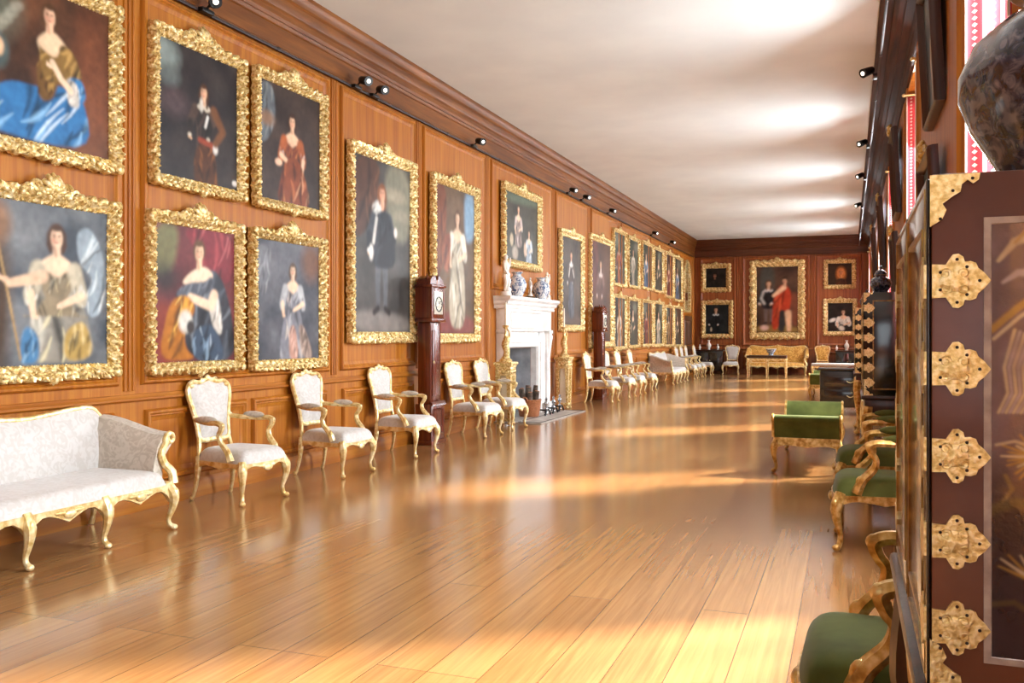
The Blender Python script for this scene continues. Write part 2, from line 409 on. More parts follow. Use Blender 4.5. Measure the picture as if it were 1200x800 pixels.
# end wall
mb = MB(); mb.box(WL - .4, WR + .4, YE, YE + .3, 0, HH)
mkE = lambda a, z, h: (a, YE - h, z)
def ex(px):                                                          # position across the end wall
    t = (px - CX) / KK; return t * C_ * YE / (1 + S_ * t)
xs = [WL + .1, ex(866), ex(952), WR - .1]
for i in range(3):
    rect_sweep(mb, xs[i] + .12, xs[i + 1] - .12, 1.0, 4.17, BOLECT, mkE); rect_sweep(mb, xs[i] + .12, xs[i + 1] - .12, .2, .8, BOLECT, mkE)
for x in xs:
    for dx in (-.05, 0, .05): mb.tube([(x + dx, YE, DADO_Z), (x + dx, YE, 4.2)], .02, 6)
run(mb, PR, (WL, YE), (WR, YE), (0, -1), DADO_Z - .06)
struct(mb.build('wall_back', M['panel_x'], ang=30))
mb = MB(); run(mb, SK, (WL, YE), (WR, YE), (0, -1), 0); struct(mb.build('baseboard_back', M['panel_x']))
FW0, FW1 = -2.6, .25
mb = MB(); mb.box(WL - .4, FW0, YB - .4, YB, 0, HH); mb.box(FW1, WR + .4, YB - .4, YB, 0, HH); mb.box(FW0, FW1, YB - .4, YB, 0, .75); mb.box(FW0, FW1, YB - .4, YB, 4.15, HH); rect_sweep(mb, WL + .3, FW0 - .2, 1.0, 4.17, BOLECT, lambda a, z, h: (a, YB + h, z))
struct(mb.build('wall_front', M['panel_x'], ang=30))
# right wall with its windows
WT = .42
WINY = [-5.2, -.3, 4.9, 10.4, 15.5, 20.65, 25.8, 30.95]; WW, WZ0, WZ1 = 1.55, .75, 4.15
mb = MB(); y = YB
for wc in WINY + [None]:
    y1 = (wc - WW / 2) if wc is not None else YE
    mb.box(WR, WR + WT, y, y1, 0, HH)
    rect_sweep(mb, y + .25, y1 - .25, 1.0, 4.1, BOLECT, lambda a, z, h: (WR - h, a, z))
    if wc is not None:
        mb.box(WR, WR + WT, wc - WW / 2, wc + WW / 2, 0, WZ0); mb.box(WR, WR + WT, wc - WW / 2, wc + WW / 2, WZ1, HH)
        for e in (-1, 1):                                            # fluted architrave
            for k in range(4): mb.tube([(WR, wc + e * (WW / 2 + .04 + k * .045), .1), (WR, wc + e * (WW / 2 + .04 + k * .045), 4.2)], .02, 6)
        y = wc + WW / 2
struct(mb.build('wall_right', M['panel'], ang=30))
mb = MB(); run(mb, SK, (WR, YB), (WR, YE), (-1, 0), 0); struct(mb.build('baseboard_right', M['panel_rail']))
for i, wc in enumerate(WINY):
    a, b = wc - WW / 2, wc + WW / 2; x0, x1 = WR + WT - .09, WR + WT - .03
    f = MB(); rect_sweep(f, a, b, WZ0, WZ1, [(0, 0), (0, .07), (.06, .07), (.07, .055), (.07, 0)], lambda p, z, h: (x1 - h, p, z))
    root = struct(f.build('window_%d' % (i + 1), M['frame_white'], smooth=False))
    g = MB(); zm = (WZ0 + WZ1) / 2
    g.box(x0, x1, a + .05, b - .05, zm - .03, zm + .03, .006)
    for k in (1, 2): g.box(x0 + .015, x1 - .01, a + (b - a) * k / 3 - .014, a + (b - a) * k / 3 + .014, WZ0 + .05, WZ1 - .05, .004)
    for k in (1, 2, 4, 5): z = WZ0 + (WZ1 - WZ0) * k / 6; g.box(x0 + .015, x1 - .01, a + .05, b - .05, z - .014, z + .014, .004)
    g.build('glazing_bars', M['frame_white'], root)
    g = MB(); g.box(x0 + .03, x0 + .034, a + .06, b - .06, WZ0 + .06, WZ1 - .06); g.build('pane', M['glass'], root, smooth=False)
    g = MB(); g.box(WR - .06, x0, a, b, WZ0 - .03, WZ0 + .015, .008); g.build('window_sill', M['panel_rail'], root)

f = MB(); rect_sweep(f, FW0, FW1, WZ0, WZ1, [(0, 0), (0, .07), (.06, .07), (.07, .055), (.07, 0)], lambda p, z, h: (p, YB - .36 + h, z))
root = struct(f.build('window_9', M['frame_white'], smooth=False)); g = MB()  # unseen end window, added to light the near side of the lacquer cabinet
for k in range(1, 6): g.box(FW0 + (FW1 - FW0) * k / 6 - .016, FW0 + (FW1 - FW0) * k / 6 + .016, YB - .35, YB - .31, WZ0 + .05, WZ1 - .05, .004)
for k in range(1, 6): z = WZ0 + (WZ1 - WZ0) * k / 6; g.box(FW0 + .05, FW1 - .05, YB - .35, YB - .31, z - .016, z + .016, .004)
g.build('glazing_bars', M['frame_white'], root)
g = MB(); g.box(FW0 + .06, FW1 - .06, YB - .335, YB - .33, WZ0 + .06, WZ1 - .06); g.build('pane', M['glass'], root, smooth=False)

SUN_E, WIN_E, WIN_B, ADDED_WIN_E, EXPO, TILT, YAWL = 18.0, 540.0, 1.0, 45.0, 0.68, -.85, -.65
WIN_C = (.87, .945, 1.0)

# ------------------------------------------------------------------ seat furniture
def apron(mb, pts, nrm, top, bot, th):
    k = len(pts); vs = []
    for i, (p, n) in enumerate(zip(pts, nrm)):
        b = bot(i / (k - 1))
        for (q, z) in ((0, top), (th, top), (th, b), (.3 * th, b - .004), (0, b)): vs.append((p[0] + n[0] * q, p[1] + n[1] * q, z))
    fs = [(i * 5 + j, i * 5 + (j + 1) % 5, (i + 1) * 5 + (j + 1) % 5, (i + 1) * 5 + j) for i in range(k - 1) for j in range(5)]
    fs += [(0, 1, 2, 3, 4), tuple((k - 1) * 5 + j for j in (4, 3, 2, 1, 0))]
    mb.add(vs, fs)
def scallop(f, lo=.262, mid=.275, hi=.318):                          # cabriole apron edge over one bay
    a = abs(2 * f - 1)
    if a > .55: t = (a - .55) / .45; return hi + (lo - hi) * t ** 2.2
    t = 1 - a / .55; return hi + (mid - hi) * (t ** 1.3)
def cabriole(x, y, ox, oy, top=.35, k=1.0):                          # ox,oy : outward direction
    p = [(x - ox * .02, y - oy * .02, top), (x + ox * .018, y + oy * .018, top - .08), (x + ox * .014, y + oy * .014, top - .16), (x - ox * .012, y - oy * .012, top - .25), (x - ox * .004, y - oy * .004, .04), (x + ox * .022, y + oy * .022, .02)]
    q = smooth_path(p, 4); mb = MB()
    mb.tube(q, interp([.036 * k, .038 * k, .026 * k, .016 * k, .017 * k, .02 * k], len(q)), 8)
    mb.ell((x + ox * .02, y + oy * .02, .021), (.026, .026, .021), 8, 6)
    mb.ell((x + ox * .03, y + oy * .03, top - .07), (.026, .026, .045), 8, 6)
    return mb
def bx(h): return -.25 - (h - .37) * .15
BACK = [(0, .50), (.12, .497), (.17, .525), (.178, .62), (.205, .75), (.236, .87), (.232, .95), (.18, .995), (.10, .99), (0, 1.015)]
def closed_curve(ctrl, n=5):
    full = ctrl + [(-a, b) for a, b in reversed(ctrl[1:-1])]
    P = full + full[:3]; k = len(full); out = []
    for i in range(k):
        a, b, c, d = [Vector((*full[(i + j - 1) % k], 0)) for j in range(4)]
        for q in range(n):
            t = q / n; v = .5 * ((2 * b) + (c - a) * t + (2 * a - 5 * b + 4 * c - d) * t * t + (3 * b - a - 3 * c + d) * t ** 3); out.append((v.x, v.y))
    return out
def make_chair(label, group, gold, fab, padfab, cat='chair', arms=True, name='gilt_armchair'):
    t = thing(name, label, cat, group=group)
    def hw(x): return .21 + (x + .26) / .56 * .065
    mb = MB()
    def seat(u, v):
        a, b = 2 * u - 1, 2 * v - 1
        x0 = -.25 + .55 * u; x = x0 + .03 * (1 - b * b) * u
        return (x, b * (hw(x0) + .004), .325 + .13 * ((1 - abs(a) ** 8) * (1 - abs(b) ** 8)) ** .42)
    mb.grid(seat, 29, 29).build('seat', fab, t, ang=80)
    mb = MB(); n = 19
    ys = [-.27 + .54 * i / (n - 1) for i in range(n)]
    apron(mb, [(.30 + .032 * (1 - (y / .27) ** 2), y) for y in ys], [(-1, 0)] * n, .342, lambda f: scallop(f), .03)
    for s in (-1, 1):
        pts = [(-.25 + .54 * i / 14, s * (hw(-.25 + .54 * i / 14) + .004)) for i in range(15)]
        apron(mb, pts, [(0, -s)] * 15, .342, lambda f: scallop(f, .27, .285, .308), .028)
    apron(mb, [(-.255, -.2 + .4 * i / 6) for i in range(7)], [(1, 0)] * 7, .37, lambda f: .31, .025)
    mb.ell((.335, 0, .295), (.018, .05, .03), 10, 6)
    for s in (-1, 1): mb.ell((.325, s * .06, .31), (.012, .04, .014), 8, 5)
    mb.build('seat_frame', gold, t)
    for s in (-1, 1): cabriole(.285, s * .255, .7, s * .7).build('leg', gold, t)
    for s in (-1, 1):
        q = smooth_path([(-.25, s * .20, .37), (-.25, s * .205, .27), (-.262, s * .212, .15), (-.285, s * .222, .04), (-.30, s * .228, .012)], 4)
        mb = MB(); mb.tube(q, interp([.026, .028, .02, .015, .02], len(q)), 8); mb.ell((-.30, s * .228, .018), (.022, .022, .018), 8, 5)
        mb.build('leg', gold, t)
    cv = closed_curve(BACK); k = len(cv); cc = (0, .77)
    mb = MB()
    def pad(side):
        def fn(u, v):
            p = cv[int(round(u * k)) % k]; s = 1 - v * .999
            y = cc[0] + (p[0] - cc[0]) * s * .93; h = cc[1] + (p[1] - cc[1]) * s * .93
            return (bx(h) + side * (.008 + .03 * (1 - s ** 4)), y, h)
        return fn
    mb.grid(pad(1), k, 7, closeu=True); mb.grid(pad(-.6), k, 7, closeu=True)
    mb.build('backrest', fab, t)
    mb = MB()
    mb.loop([(bx(h), y, h) for y, h in cv], .022, 8, up=(1, 0, 0))
    for s in (-1, 1):
        q = smooth_path([(-.25, s * .195, .36), (-.258, s * .185, .44), (bx(.53), s * .168, .53)], 4); mb.tube(q, .02, 8)
        for (yy, hh) in ((.205, .965), (.2, .70)): mb.ell((bx(hh) + .015, s * yy, hh), (.016, .03, .022), 8, 5)
    mb.ell((bx(1.03), 0, 1.025), (.02, .035, .03), 10, 6)
    for s in (-1, 1):
        mb.ell((bx(1.01) + .005, s * .045, 1.012), (.016, .03, .016), 8, 5)
        mb.tube(spiral((s * .075, 1.012), .02, .006, 0, 1.1 * s, 12, t=bx(1.01) + .01), .008, 6)
    mb.build('back_frame', gold, t)
    if arms:
        for s in (-1, 1):
            p = smooth_path([(bx(.69), s * .195, .69), (-.20, s * .245, .675), (-.05, s * .29, .668), (.06, s * .305, .672), (.11, s * .305, .652), (.10, s * .305, .61), (.075, s * .30, .57), (.09, s * .29, .51), (.15, s * .283, .44), (.185, s * .28, .36)], 4)
            mb = MB(); mb.tube(p, interp([.018, .019, .02, .022, .024, .02, .019, .022, .026, .03], len(p)), 12, flute=.10)
            mb.ell((.112, s * .306, .655), (.028, .022, .026), 8, 6); mb.ell((.16, s * .285, .43), (.03, .018, .04), 8, 6)
            a = mb.build('arm', gold, t)
            mb = MB(); mb.ell((-.08, s * .283, .695), (.12, .038, .03), 12, 8); mb.build('arm_pad', padfab, a)
    return t

def make_sofa(label, L, gold, fab, padfab, bays, name='gilt_sofa', hgt=.86):
    t = thing(name, label, 'sofa'); h = L / 2
    mb = MB()
    def seat(u, v):
        a, b = 2 * u - 1, 2 * v - 1
        return (-.30 + .67 * u, b * (h - .07), .305 + .13 * ((1 - abs(a) ** 10) * (1 - abs(b) ** 40)) ** .42)
    mb.grid(seat, 27, 61).build('seat', fab, t, ang=80)
    mb = MB(); n = bays * 12 + 1
    ys = [-h + .04 + (L - .08) * i / (n - 1) for i in range(n)]
    apron(mb, [(.375, y) for y in ys], [(-1, 0)] * n, .326, lambda f: scallop((f * bays) % 1 if f < 1 else 1, .20, .235, .296), .035)
    for s in (-1, 1):
        apron(mb, [(-.3 + .66 * i / 12, s * (h - .045)) for i in range(13)], [(0, -s)] * 13, .35, lambda f: scallop(f, .25, .27, .31), .03)
    for b in range(bays):
        y = -h + .04 + (L - .08) * (b + .5) / bays
        mb.ell((.38, y, .285), (.02, .05, .03), 10, 6)
        for s in (-1, 1): mb.ell((.378, y + s * .07, .30), (.014, .045, .014), 8, 5)
    mb.build('seat_frame', gold, t)
    for b in range(bays + 1):
        y = -h + .04 + (L - .08) * b / bays
        cabriole(.365, y, 1, (-.6 if b == 0 else .6 if b == bays else 0), .33, 1.05).build('leg', gold, t)
    for y in (-h + .1, 0, h - .1):
        mb = MB(); q = smooth_path([(-.27, y, .34), (-.275, y, .2), (-.29, y, .08), (-.31, y, .012)], 3); mb.tube(q, interp([.03, .026, .018, .022], len(q)), 8); mb.build('leg', gold, t)
    def top(y): return hgt + .02 * cos(2 * pi * y / (h * .875)) - .10 * max(0, (abs(y) - h + .12) / .12) ** 2
    def bxx(z): return -.25 - (z - .36) * .15
    mb = MB(); prof = 13
    def back(u, v):
        y = (2 * u - 1) * (h - .02); zt = top(y); a = v * 2
        if a <= 1: z = .34 + (zt - .34) * a; x = bxx(z) + .02 + .05 * sin(pi * min(1, a * 1.02)) ** .5
        else: z = zt - (zt - .34) * (a - 1); x = bxx(z) - .03
        return (x, y, z)
    mb.grid(back, 61, 17); mb.build('backrest', fab, t)
    mb = MB(); ys = [-(h - .02) + (L - .04) * i / 60 for i in range(61)]
    mb.tube([(bxx(top(y)) + .005, y, top(y) + .008) for y in ys], .02, 8)
    mb.ell((bxx(hgt) + .02, 0, hgt + .04), (.02, .06, .03), 10, 6)
    mb.build('back_frame', gold, t)
    for s in (-1, 1):
        mb = MB()
        def arm(u, v):
            x = -.29 + .59 * u; zt = (hgt - .03) - (hgt - .03 - .69) * (u * u * (3 - 2 * u)); o = .03 + .05 * u
            P = [(h - .13, .33), (h - .14, .45), (h - .12 + o * .3, zt - .09), (h - .08 + o * .5, zt - .015), (h - .03 + o, zt), (h - .005 + o, zt - .03), (h - .02 + o, zt - .07), (h - .05, .5), (h - .05, .33)]
            f = v * (len(P) - 1); i = min(int(f), len(P) - 2); r = f - i
            return (x, s * (P[i][0] + (P[i + 1][0] - P[i][0]) * r), P[i][1] + (P[i + 1][1] - P[i][1]) * r)
        mb.grid(arm, 17, 25); b = 25
        mb.add([arm(1, j / 24) for j in range(25)], [tuple(range(25))])
        a = mb.build('arm', padfab, t)
        q = [(.31, s * (h + .015 + (.014 + .034 * i / 11) * cos(w)), .645 + (.014 + .034 * i / 11) * sin(w)) for i, w in enumerate([(-3.6 + 7.2 * i / 11) for i in range(12)])]
        q += smooth_path([(.31, s * (h - .02), .62), (.315, s * (h - .075), .56), (.325, s * (h - .06), .48), (.35, s * (h - .01), .41), (.365, s * (h - .01), .33)], 4)
        mb = MB(); mb.tube(q, interp([.012, .018, .022, .024, .026, .03, .034], len(q)), 8); mb.build('arm_scroll', gold, a)
    return t

def make_window_stool(label, gold, fab, L=2.1, W=.64):
    t = thing('window_stool', label, 'window seat', group='green window stools')
    h = L / 2; w = W / 2
    mb = MB()
    mb.grid(lambda u, v: (-w + W * u, (2 * v - 1) * (h - .1), .35 + .08 * (1 - abs(2 * u - 1) ** 6) ** .6), 13, 15); mb.build('seat', fab, t)
    for s in (-1, 1):
        mb = MB()
        P = [(h - .16, .36), (h - .14, .46), (h - .10, .54), (h - .05, .585), (h + .0, .59), (h + .03, .565), (h + .02, .53), (h - .03, .47), (h - .05, .36)]
        q = smooth_path([(0, a, b) for a, b in P], 4)
        mb.add([(x, s * p.y, p.z) for x in (-w, w) for p in q], [(i, i + 1, len(q) + i + 1, len(q) + i) for i in range(len(q) - 1)] + [tuple(range(len(q))), tuple(range(2 * len(q) - 1, len(q) - 1, -1))])
        a = mb.build('end_rest', fab, t, ang=50)
        mb = MB()
        for x in (-w - .004, w + .004): MB().tube([(x, s * p.y, p.z) for p in q], .014, 6).build('edge_moulding', gold, a)
    mb = MB(); n = 37
    for s in (-1, 1):
        apron(mb, [(s * w, -h + .04 + (L - .08) * i / (n - 1)) for i in range(n)], [(-s, 0)] * n, .36, lambda f: scallop((f * 3) % 1 if f < 1 else 1, .23, .26, .29), .03)
        apron(mb, [(-w + W * i / 14, s * (h - .04)) for i in range(15)], [(0, -s)] * 15, .36, lambda f: scallop(f, .24, .265, .285), .03)
    mb.build('seat_frame', gold, t)
    for sx in (-1, 1):
        for sy in (-1, 1): cabriole(sx * (w - .015), sy * (h - .06), sx * .7, sy * .7, .33).build('leg', gold, t)
    return t

def make_bench(label, L, W, H, gold, topmat, cat, name, group=None, legs=3):
    t = thing(name, label, cat, group=group); h = L / 2; w = W / 2
    MB().box(-h, h, -w, w, H - .10, H, .025).build('top', topmat, t)
    mb = MB(); n = 12 * (legs - 1) + 1
    for s in (-1, 1):
        apron(mb, [(-h + L * i / (n - 1), s * w * .97) for i in range(n)], [(0, -s)] * n, H - .09, lambda f: H - .42 + scallop((f * (legs - 1)) % 1 if f < 1 else 1, .22, .265, .30) - .03 + .0, .03)
    for s in (-1, 1): apron(mb, [(s * h * .98, -w + W * i / 8) for i in range(9)], [(-s, 0)] * 9, H - .09, lambda f: H - .16, .03)
    mb.build('apron_frame', gold, t)
    for i in range(legs):
        for s in (-1, 1):
            x = -h + .03 + (L - .06) * i / (legs - 1)
            q = smooth_path([(x, s * (w - .03), H - .1), (x, s * (w - .01), H - .2), (x, s * (w - .04), H * .4), (x, s * (w - .04), .05), (x, s * (w - .02), .015)], 3)
            mb = MB(); mb.tube(q, interp([.04, .036, .026, .02, .026], len(q)), 8); mb.build('leg', gold, t)
    return t

# ------------------------------------------------------------------ carved frames and painted canvases
def frame_mb(w, h, fw, res, seed, amp=1.0, plain=False):
    rnd = random.Random(seed); ph = [rnd.random() * 6.28 for _ in range(8)]
    prof = [(0, 0), (0, .035), (.07, .058), (.2, .07), (.35, .074), (.5, .066), (.66, .055), (.8, .04), (.93, .034), (1, .024), (1, .012)]
    k = len(prof); mb = MB(); rings = []
    corners = [(0, 0), (1, 0), (1, 1), (0, 1)]
    def pos(c, f, t):
        t0 = t * fw
        A = [(-w / 2 + t0, t0), (w / 2 - t0, t0), (w / 2 - t0, h - t0), (-w / 2 + t0, h - t0)]
        a, b = A[c], A[(c + 1) % 4]
        return a[0] + (b[0] - a[0]) * f, a[1] + (b[1] - a[1]) * f
    nrm = [(0, -1), (1, 0), (0, 1), (-1, 0)]
    for c in range(4):
        Ls = w if c % 2 == 0 else h; n = max(6, int(Ls / res)); lam = fw * 1.15
        cnt = max(2, round(Ls / lam)); cnt += cnt % 2 == 0
        for i in range(n):
            f = i / n; s = f * cnt * 2 * pi; vs = []
            end = min(1, min(f, 1 - f) * 12)
            for j, (t, d) in enumerate(prof):
                y, z = pos(c, f, t)
                if not plain:
                    leaf = .5 + .5 * cos(s + 2.6 * sin(t * 5 + ph[c]))
                    fine = sin(s * 3 + t * 14 + ph[c + 4]) * .5 + .5
                    rn = rnd.random()
                    if 1 < j < k - 2: d = d + amp * (.030 * (leaf - .45) + .016 * (fine - .5) + .004 * (rn - .5))
                    o = 0
                    if j < 4: o = amp * fw * (.20 * (leaf - .4) + .10 * fine + .03 * (rn - .5)) * end
                    elif j > k - 4: o = -amp * fw * (.07 * fine + .03 * rn) * end
                    y += nrm[c][0] * o; z += nrm[c][1] * o
                vs.append((d, y, z))
            rings += vs
    m = len(rings) // k
    mb.add(rings, [(i * k + j, i * k + j + 1, ((i + 1) % m) * k + j + 1, ((i + 1) % m) * k + j) for i in range(m) for j in range(k - 1)])
    if not plain:                                                     # bosses along the moulding and at the corners
        for c in range(4):
            Ls = w if c % 2 == 0 else h; cnt = max(3, round(Ls / (fw * 1.5)))
            for i in range(cnt):
                y, z = pos(c, (i + .5) / cnt, .38); r = fw * (.22 + .12 * rnd.random())
                mb.ell((.068, y, z), (.022, r, r * .8), 7, 5)
            y, z = pos(c, 0, .32); mb.ell((.066, y, z), (.026, fw * .42, fw * .42), 8, 5)
    return mb
def crest_mb(r, seed=0, flip=1):                                      # scrolled shell cartouche, local origin at its base
    mb = MB(); n = 7
    for i in range(n):
        a = pi * (i + .5) / n; q = [(.05 + .03 * sin(pi * f), cos(a) * r * .72 * f, flip * sin(a) * r * f) for f in (0, .35, .7, 1)]
        mb.tube(q, [r * .08, r * .15, r * .19, r * .10], 6)
    mb.ell((.06, 0, flip * r * .25), (.045, r * .36, r * .32), 10, 6)
    for s in (-1, 1):
        mb.tube([(.05, s * p[1], flip * p[2]) for p in spiral((r * .95, r * .28), r * .30, r * .08, pi, -1.3, 14)], interp([r * .13, r * .1, r * .07], 14), 6)
        q = smooth_path([(.05, s * r * .9, flip * r * .05), (.055, s * r * 1.35, flip * r * .3), (.05, s * r * 1.8, flip * r * .05), (.05, s * r * 2.2, flip * r * .12)], 4)
        mb.tube(q, interp([r * .14, r * .13, r * .1, r * .05], len(q)), 6)
    return mb

class Paint:
    def __init__(s, w, h, n, seed=0):
        s.w, s.h, s.asp = w, h, w / h; s.ny = n; s.nx = max(8, int(n * w / h))
        u = np.linspace(0, 1, s.nx); v = np.linspace(0, 1, s.ny); s.U, s.V = np.meshgrid(u, v)
        s.X = s.U * s.asp; s.img = np.zeros((s.ny, s.nx, 3)); s.rng = np.random.RandomState(seed)
    def noise(s, k, octv=3, sx=1.0):
        out = np.zeros_like(s.U); amp = 1; tot = 0
        for o in range(octv):
            g = s.rng.rand(int(k * 2 ** o) + 3, int(k * 2 ** o * max(s.asp, .3) * sx) + 3)
            y = s.V * (g.shape[0] - 1.001); x = s.U * (g.shape[1] - 1.001); y0 = y.astype(int); x0 = x.astype(int); fy = y - y0; fx = x - x0
            fy = fy * fy * (3 - 2 * fy); fx = fx * fx * (3 - 2 * fx)
            out += amp * ((g[y0, x0] * (1 - fx) + g[y0, x0 + 1] * fx) * (1 - fy) + (g[y0 + 1, x0] * (1 - fx) + g[y0 + 1, x0 + 1] * fx) * fy); tot += amp; amp *= .5
        return out / tot
    def mix(s, m, c): m = np.clip(m, 0, 1)[..., None]; s.img = s.img * (1 - m) + np.array(lin(c)) * m
    def ground(s, c1, c2, k=3):
        n = np.clip((s.noise(k, 4) - .5) * 2.2 + .5, 0, 1)[..., None]; s.img = np.array(lin(c1)) * (1 - n) + np.array(lin(c2)) * n
    def ell(s, cx, cy, rx, ry, c, soft=.25, rot=0, a=1.0):            # cx,rx in widths of the height ; cy,ry fractions of height
        x = s.X - cx * s.asp; y = s.V - cy; xr = x * cos(rot) + y * sin(rot); yr = -x * sin(rot) + y * cos(rot)
        d = np.sqrt((xr / rx) ** 2 + (yr / ry) ** 2); s.mix(np.clip((1 - d) / soft + .5, 0, 1) * a, c)
    def pmask(s, pts, soft=.02):
        P = [(p[0] * s.asp, p[1]) for p in pts]
        for _ in range(2): P = [q for i in range(len(P)) for q in ((P[i - 1][0] * .78 + P[i][0] * .22, P[i - 1][1] * .78 + P[i][1] * .22), (P[i - 1][0] * .22 + P[i][0] * .78, P[i - 1][1] * .22 + P[i][1] * .78))]
        n = len(P); ins = np.zeros_like(s.X, bool); D = np.full_like(s.X, 9.)
        for i in range(n):
            (x1, y1), (x2, y2) = P[i], P[(i + 1) % n]
            c = ((y1 > s.V) != (y2 > s.V)); xx = (x2 - x1) * (s.V - y1) / ((y2 - y1) or 1e-9) + x1; ins ^= c & (s.X < xx)
            dx, dy = x2 - x1, y2 - y1; t = np.clip(((s.X - x1) * dx + (s.V - y1) * dy) / (dx * dx + dy * dy + 1e-12), 0, 1)
            D = np.minimum(D, np.hypot(s.X - x1 - t * dx, s.V - y1 - t * dy))
        return np.clip(np.where(ins, D, -D) / soft + .5, 0, 1)
    def poly(s, pts, c, soft=.02, a=1.0): s.mix(s.pmask(pts, soft) * a, c)
    def cloth(s, pts, c1, c2, c3=None, ang=1.2, fr=9, soft=.02):     # drapery : long brushed folds, light and deep
        m = s.pmask(pts, soft); s.mix(m, c1)
        xs = [p[0] for p in pts]; ys = [p[1] for p in pts]; x0, x1, y0, y1 = min(xs), max(xs), min(ys), max(ys)
        L = .55 * max((x1 - x0) * s.asp, y1 - y0); wd = max(.010, .085 * min((x1 - x0) * s.asp, y1 - y0)); th0 = pi / 2 - ang * .55
        dk = tuple(v * .42 for v in (int(c1.lstrip('#')[i:i + 2], 16) / 255 for i in (0, 2, 4)))
        for k in range(16):
            x, y = x0 + (x1 - x0) * s.rng.rand(), y0 + (y1 - y0) * s.rng.rand(); th = th0 + s.rng.uniform(-.45, .45); bend = s.rng.uniform(-.5, .5); l = L * s.rng.uniform(.4, 1)
            P = [(x + (l * f * cos(th + bend * f)) / s.asp, y + l * f * sin(th + bend * f)) for f in (-.5, -.25, 0, .25, .5)]
            col, aa, ww = [(dk, .75, 1.3), (c2, .85, 1.1), (c3 or c2, .8, .55)][k % 3]
            D = np.full_like(s.X, 9.)
            for i in range(4):
                ax, ay, bx_, by_ = P[i][0] * s.asp, P[i][1], P[i + 1][0] * s.asp, P[i + 1][1]; dx, dy = bx_ - ax, by_ - ay
                t = np.clip(((s.X - ax) * dx + (s.V - ay) * dy) / (dx * dx + dy * dy + 1e-12), 0, 1); D = np.minimum(D, np.hypot(s.X - ax - t * dx, s.V - ay - t * dy) / (wd * ww * (1 - .8 * abs((i + t) / 2 - 1))))
            s.mix(np.clip(1.1 - D, 0, 1) ** 1.2 * m * aa, col)
    def line(s, pts, wd, c, soft=.5, a=1.0):
        D = np.full_like(s.X, 9.)
        for i in range(len(pts) - 1):
            x1, y1, x2, y2 = pts[i][0] * s.asp, pts[i][1], pts[i + 1][0] * s.asp, pts[i + 1][1]; dx, dy = x2 - x1, y2 - y1
            t = np.clip(((s.X - x1) * dx + (s.V - y1) * dy) / (dx * dx + dy * dy + 1e-12), 0, 1); wl = wd if not isinstance(wd, tuple) else wd[0] + (wd[1] - wd[0]) * (i + t) / (len(pts) - 1)
            D = np.minimum(D, np.hypot(s.X - x1 - t * dx, s.V - y1 - t * dy) / wl)
        s.mix(np.clip((1 - D) / soft + .5, 0, 1) * a, c)
    def head(s, cx, cy, r, skin, hair, long=False, tilt=0, fem=True):
        hx = r / s.asp
        s.ell(cx, cy + r * .15, r * .98, r * 1.18, hair, .3, tilt)
        if long:
            for q in (-1, 1): s.line([(cx + q * hx * .68, cy + r * .2), (cx + q * hx * .85, cy - r * .7), (cx + q * hx * .7, cy - r * (1.3 if fem else 2.2))], (r * .42, r * .22), hair, .9)
        s.line([(cx, cy - r * .5), (cx, cy - r * 1.7)], r * .42, skin)
        s.ell(cx, cy - r * .08, r * .68, r * .98, skin, .25, tilt)
        s.ell(cx - hx * .38, cy - r * .15, r * .30, r * .8, '#7a4c34', .9, tilt, .45); s.line([(cx - hx * .3, cy - r * 1.0), (cx - hx * .1, cy - r * 1.7)], r * .2, '#8a5a40', .9, .5)
        dk = '#5a3a2c'
        for q in (-1, 1):
            s.ell(cx + q * hx * .27, cy + r * .05, r * .13, r * .07, dk, .6); s.line([(cx + q * hx * .42, cy + r * .24), (cx + q * hx * .14, cy + r * .26)], r * .05, dk, .8, .6)
            s.ell(cx + q * hx * .38, cy - r * .3, r * .2, r * .18, '#d98a70', .9, 0, .5)
        s.line([(cx + hx * .02, cy + r * .05), (cx + hx * .06, cy - r * .3)], r * .06, '#b98064', .9, .7)
        s.line([(cx - hx * .15, cy - r * .52), (cx + hx * .15, cy - r * .52)], r * .06, '#a8443c', .7)
        s.ell(cx, cy + r * .85, r * .62, r * .3, hair, .5)
    def hand(s, x, y, r, skin, dx=1, dy=-.3):
        s.ell(x, y, r, r * .7, skin, .3)
        for k in range(4): s.line([(x, y - r * .1), (x + (dx * r * 1.6) / s.asp, y + r * (dy * 1.6 + .35 * (1.5 - k)))], r * .2, skin)
    def lady(s, cx, hy, r, d1, d2, d3, skin='#e8c4a4', hair='#4a2e1c', full=False, sleeve='#e6ded2', low=None, side=1):
        k = r / s.asp
        base = 0.0 if low is None else low
        wd = 4.2 if not full else 3.2
        s.cloth([(cx - k * 1.2, hy - r * 5.4), (cx + k * 1.2, hy - r * 5.4), (cx + k * 2.6, hy - r * 7.5), (cx + k * wd, base - .04), (cx - k * wd, base - .04), (cx - k * 2.6, hy - r * 7.5)], d1, d2, d3, .1, 7)
        s.poly([(cx - k * 2.1, hy - r * 2.6), (cx - k * .5, hy - r * 1.6), (cx + k * .5, hy - r * 1.6), (cx + k * 2.1, hy - r * 2.6), (cx + k * 1.3, hy - r * 4.2), (cx - k * 1.3, hy - r * 4.2)], skin, .02)
        s.cloth([(cx - k * 2.3, hy - r * 3.0), (cx - k * .9, hy - r * 3.3), (cx, hy - r * 3.9), (cx + k * .9, hy - r * 3.3), (cx + k * 2.5, hy - r * 2.9), (cx + k * 1.25, hy - r * 6.2), (cx - k * 1.25, hy - r * 6.2)], d1, d2, d3, .5, 8)
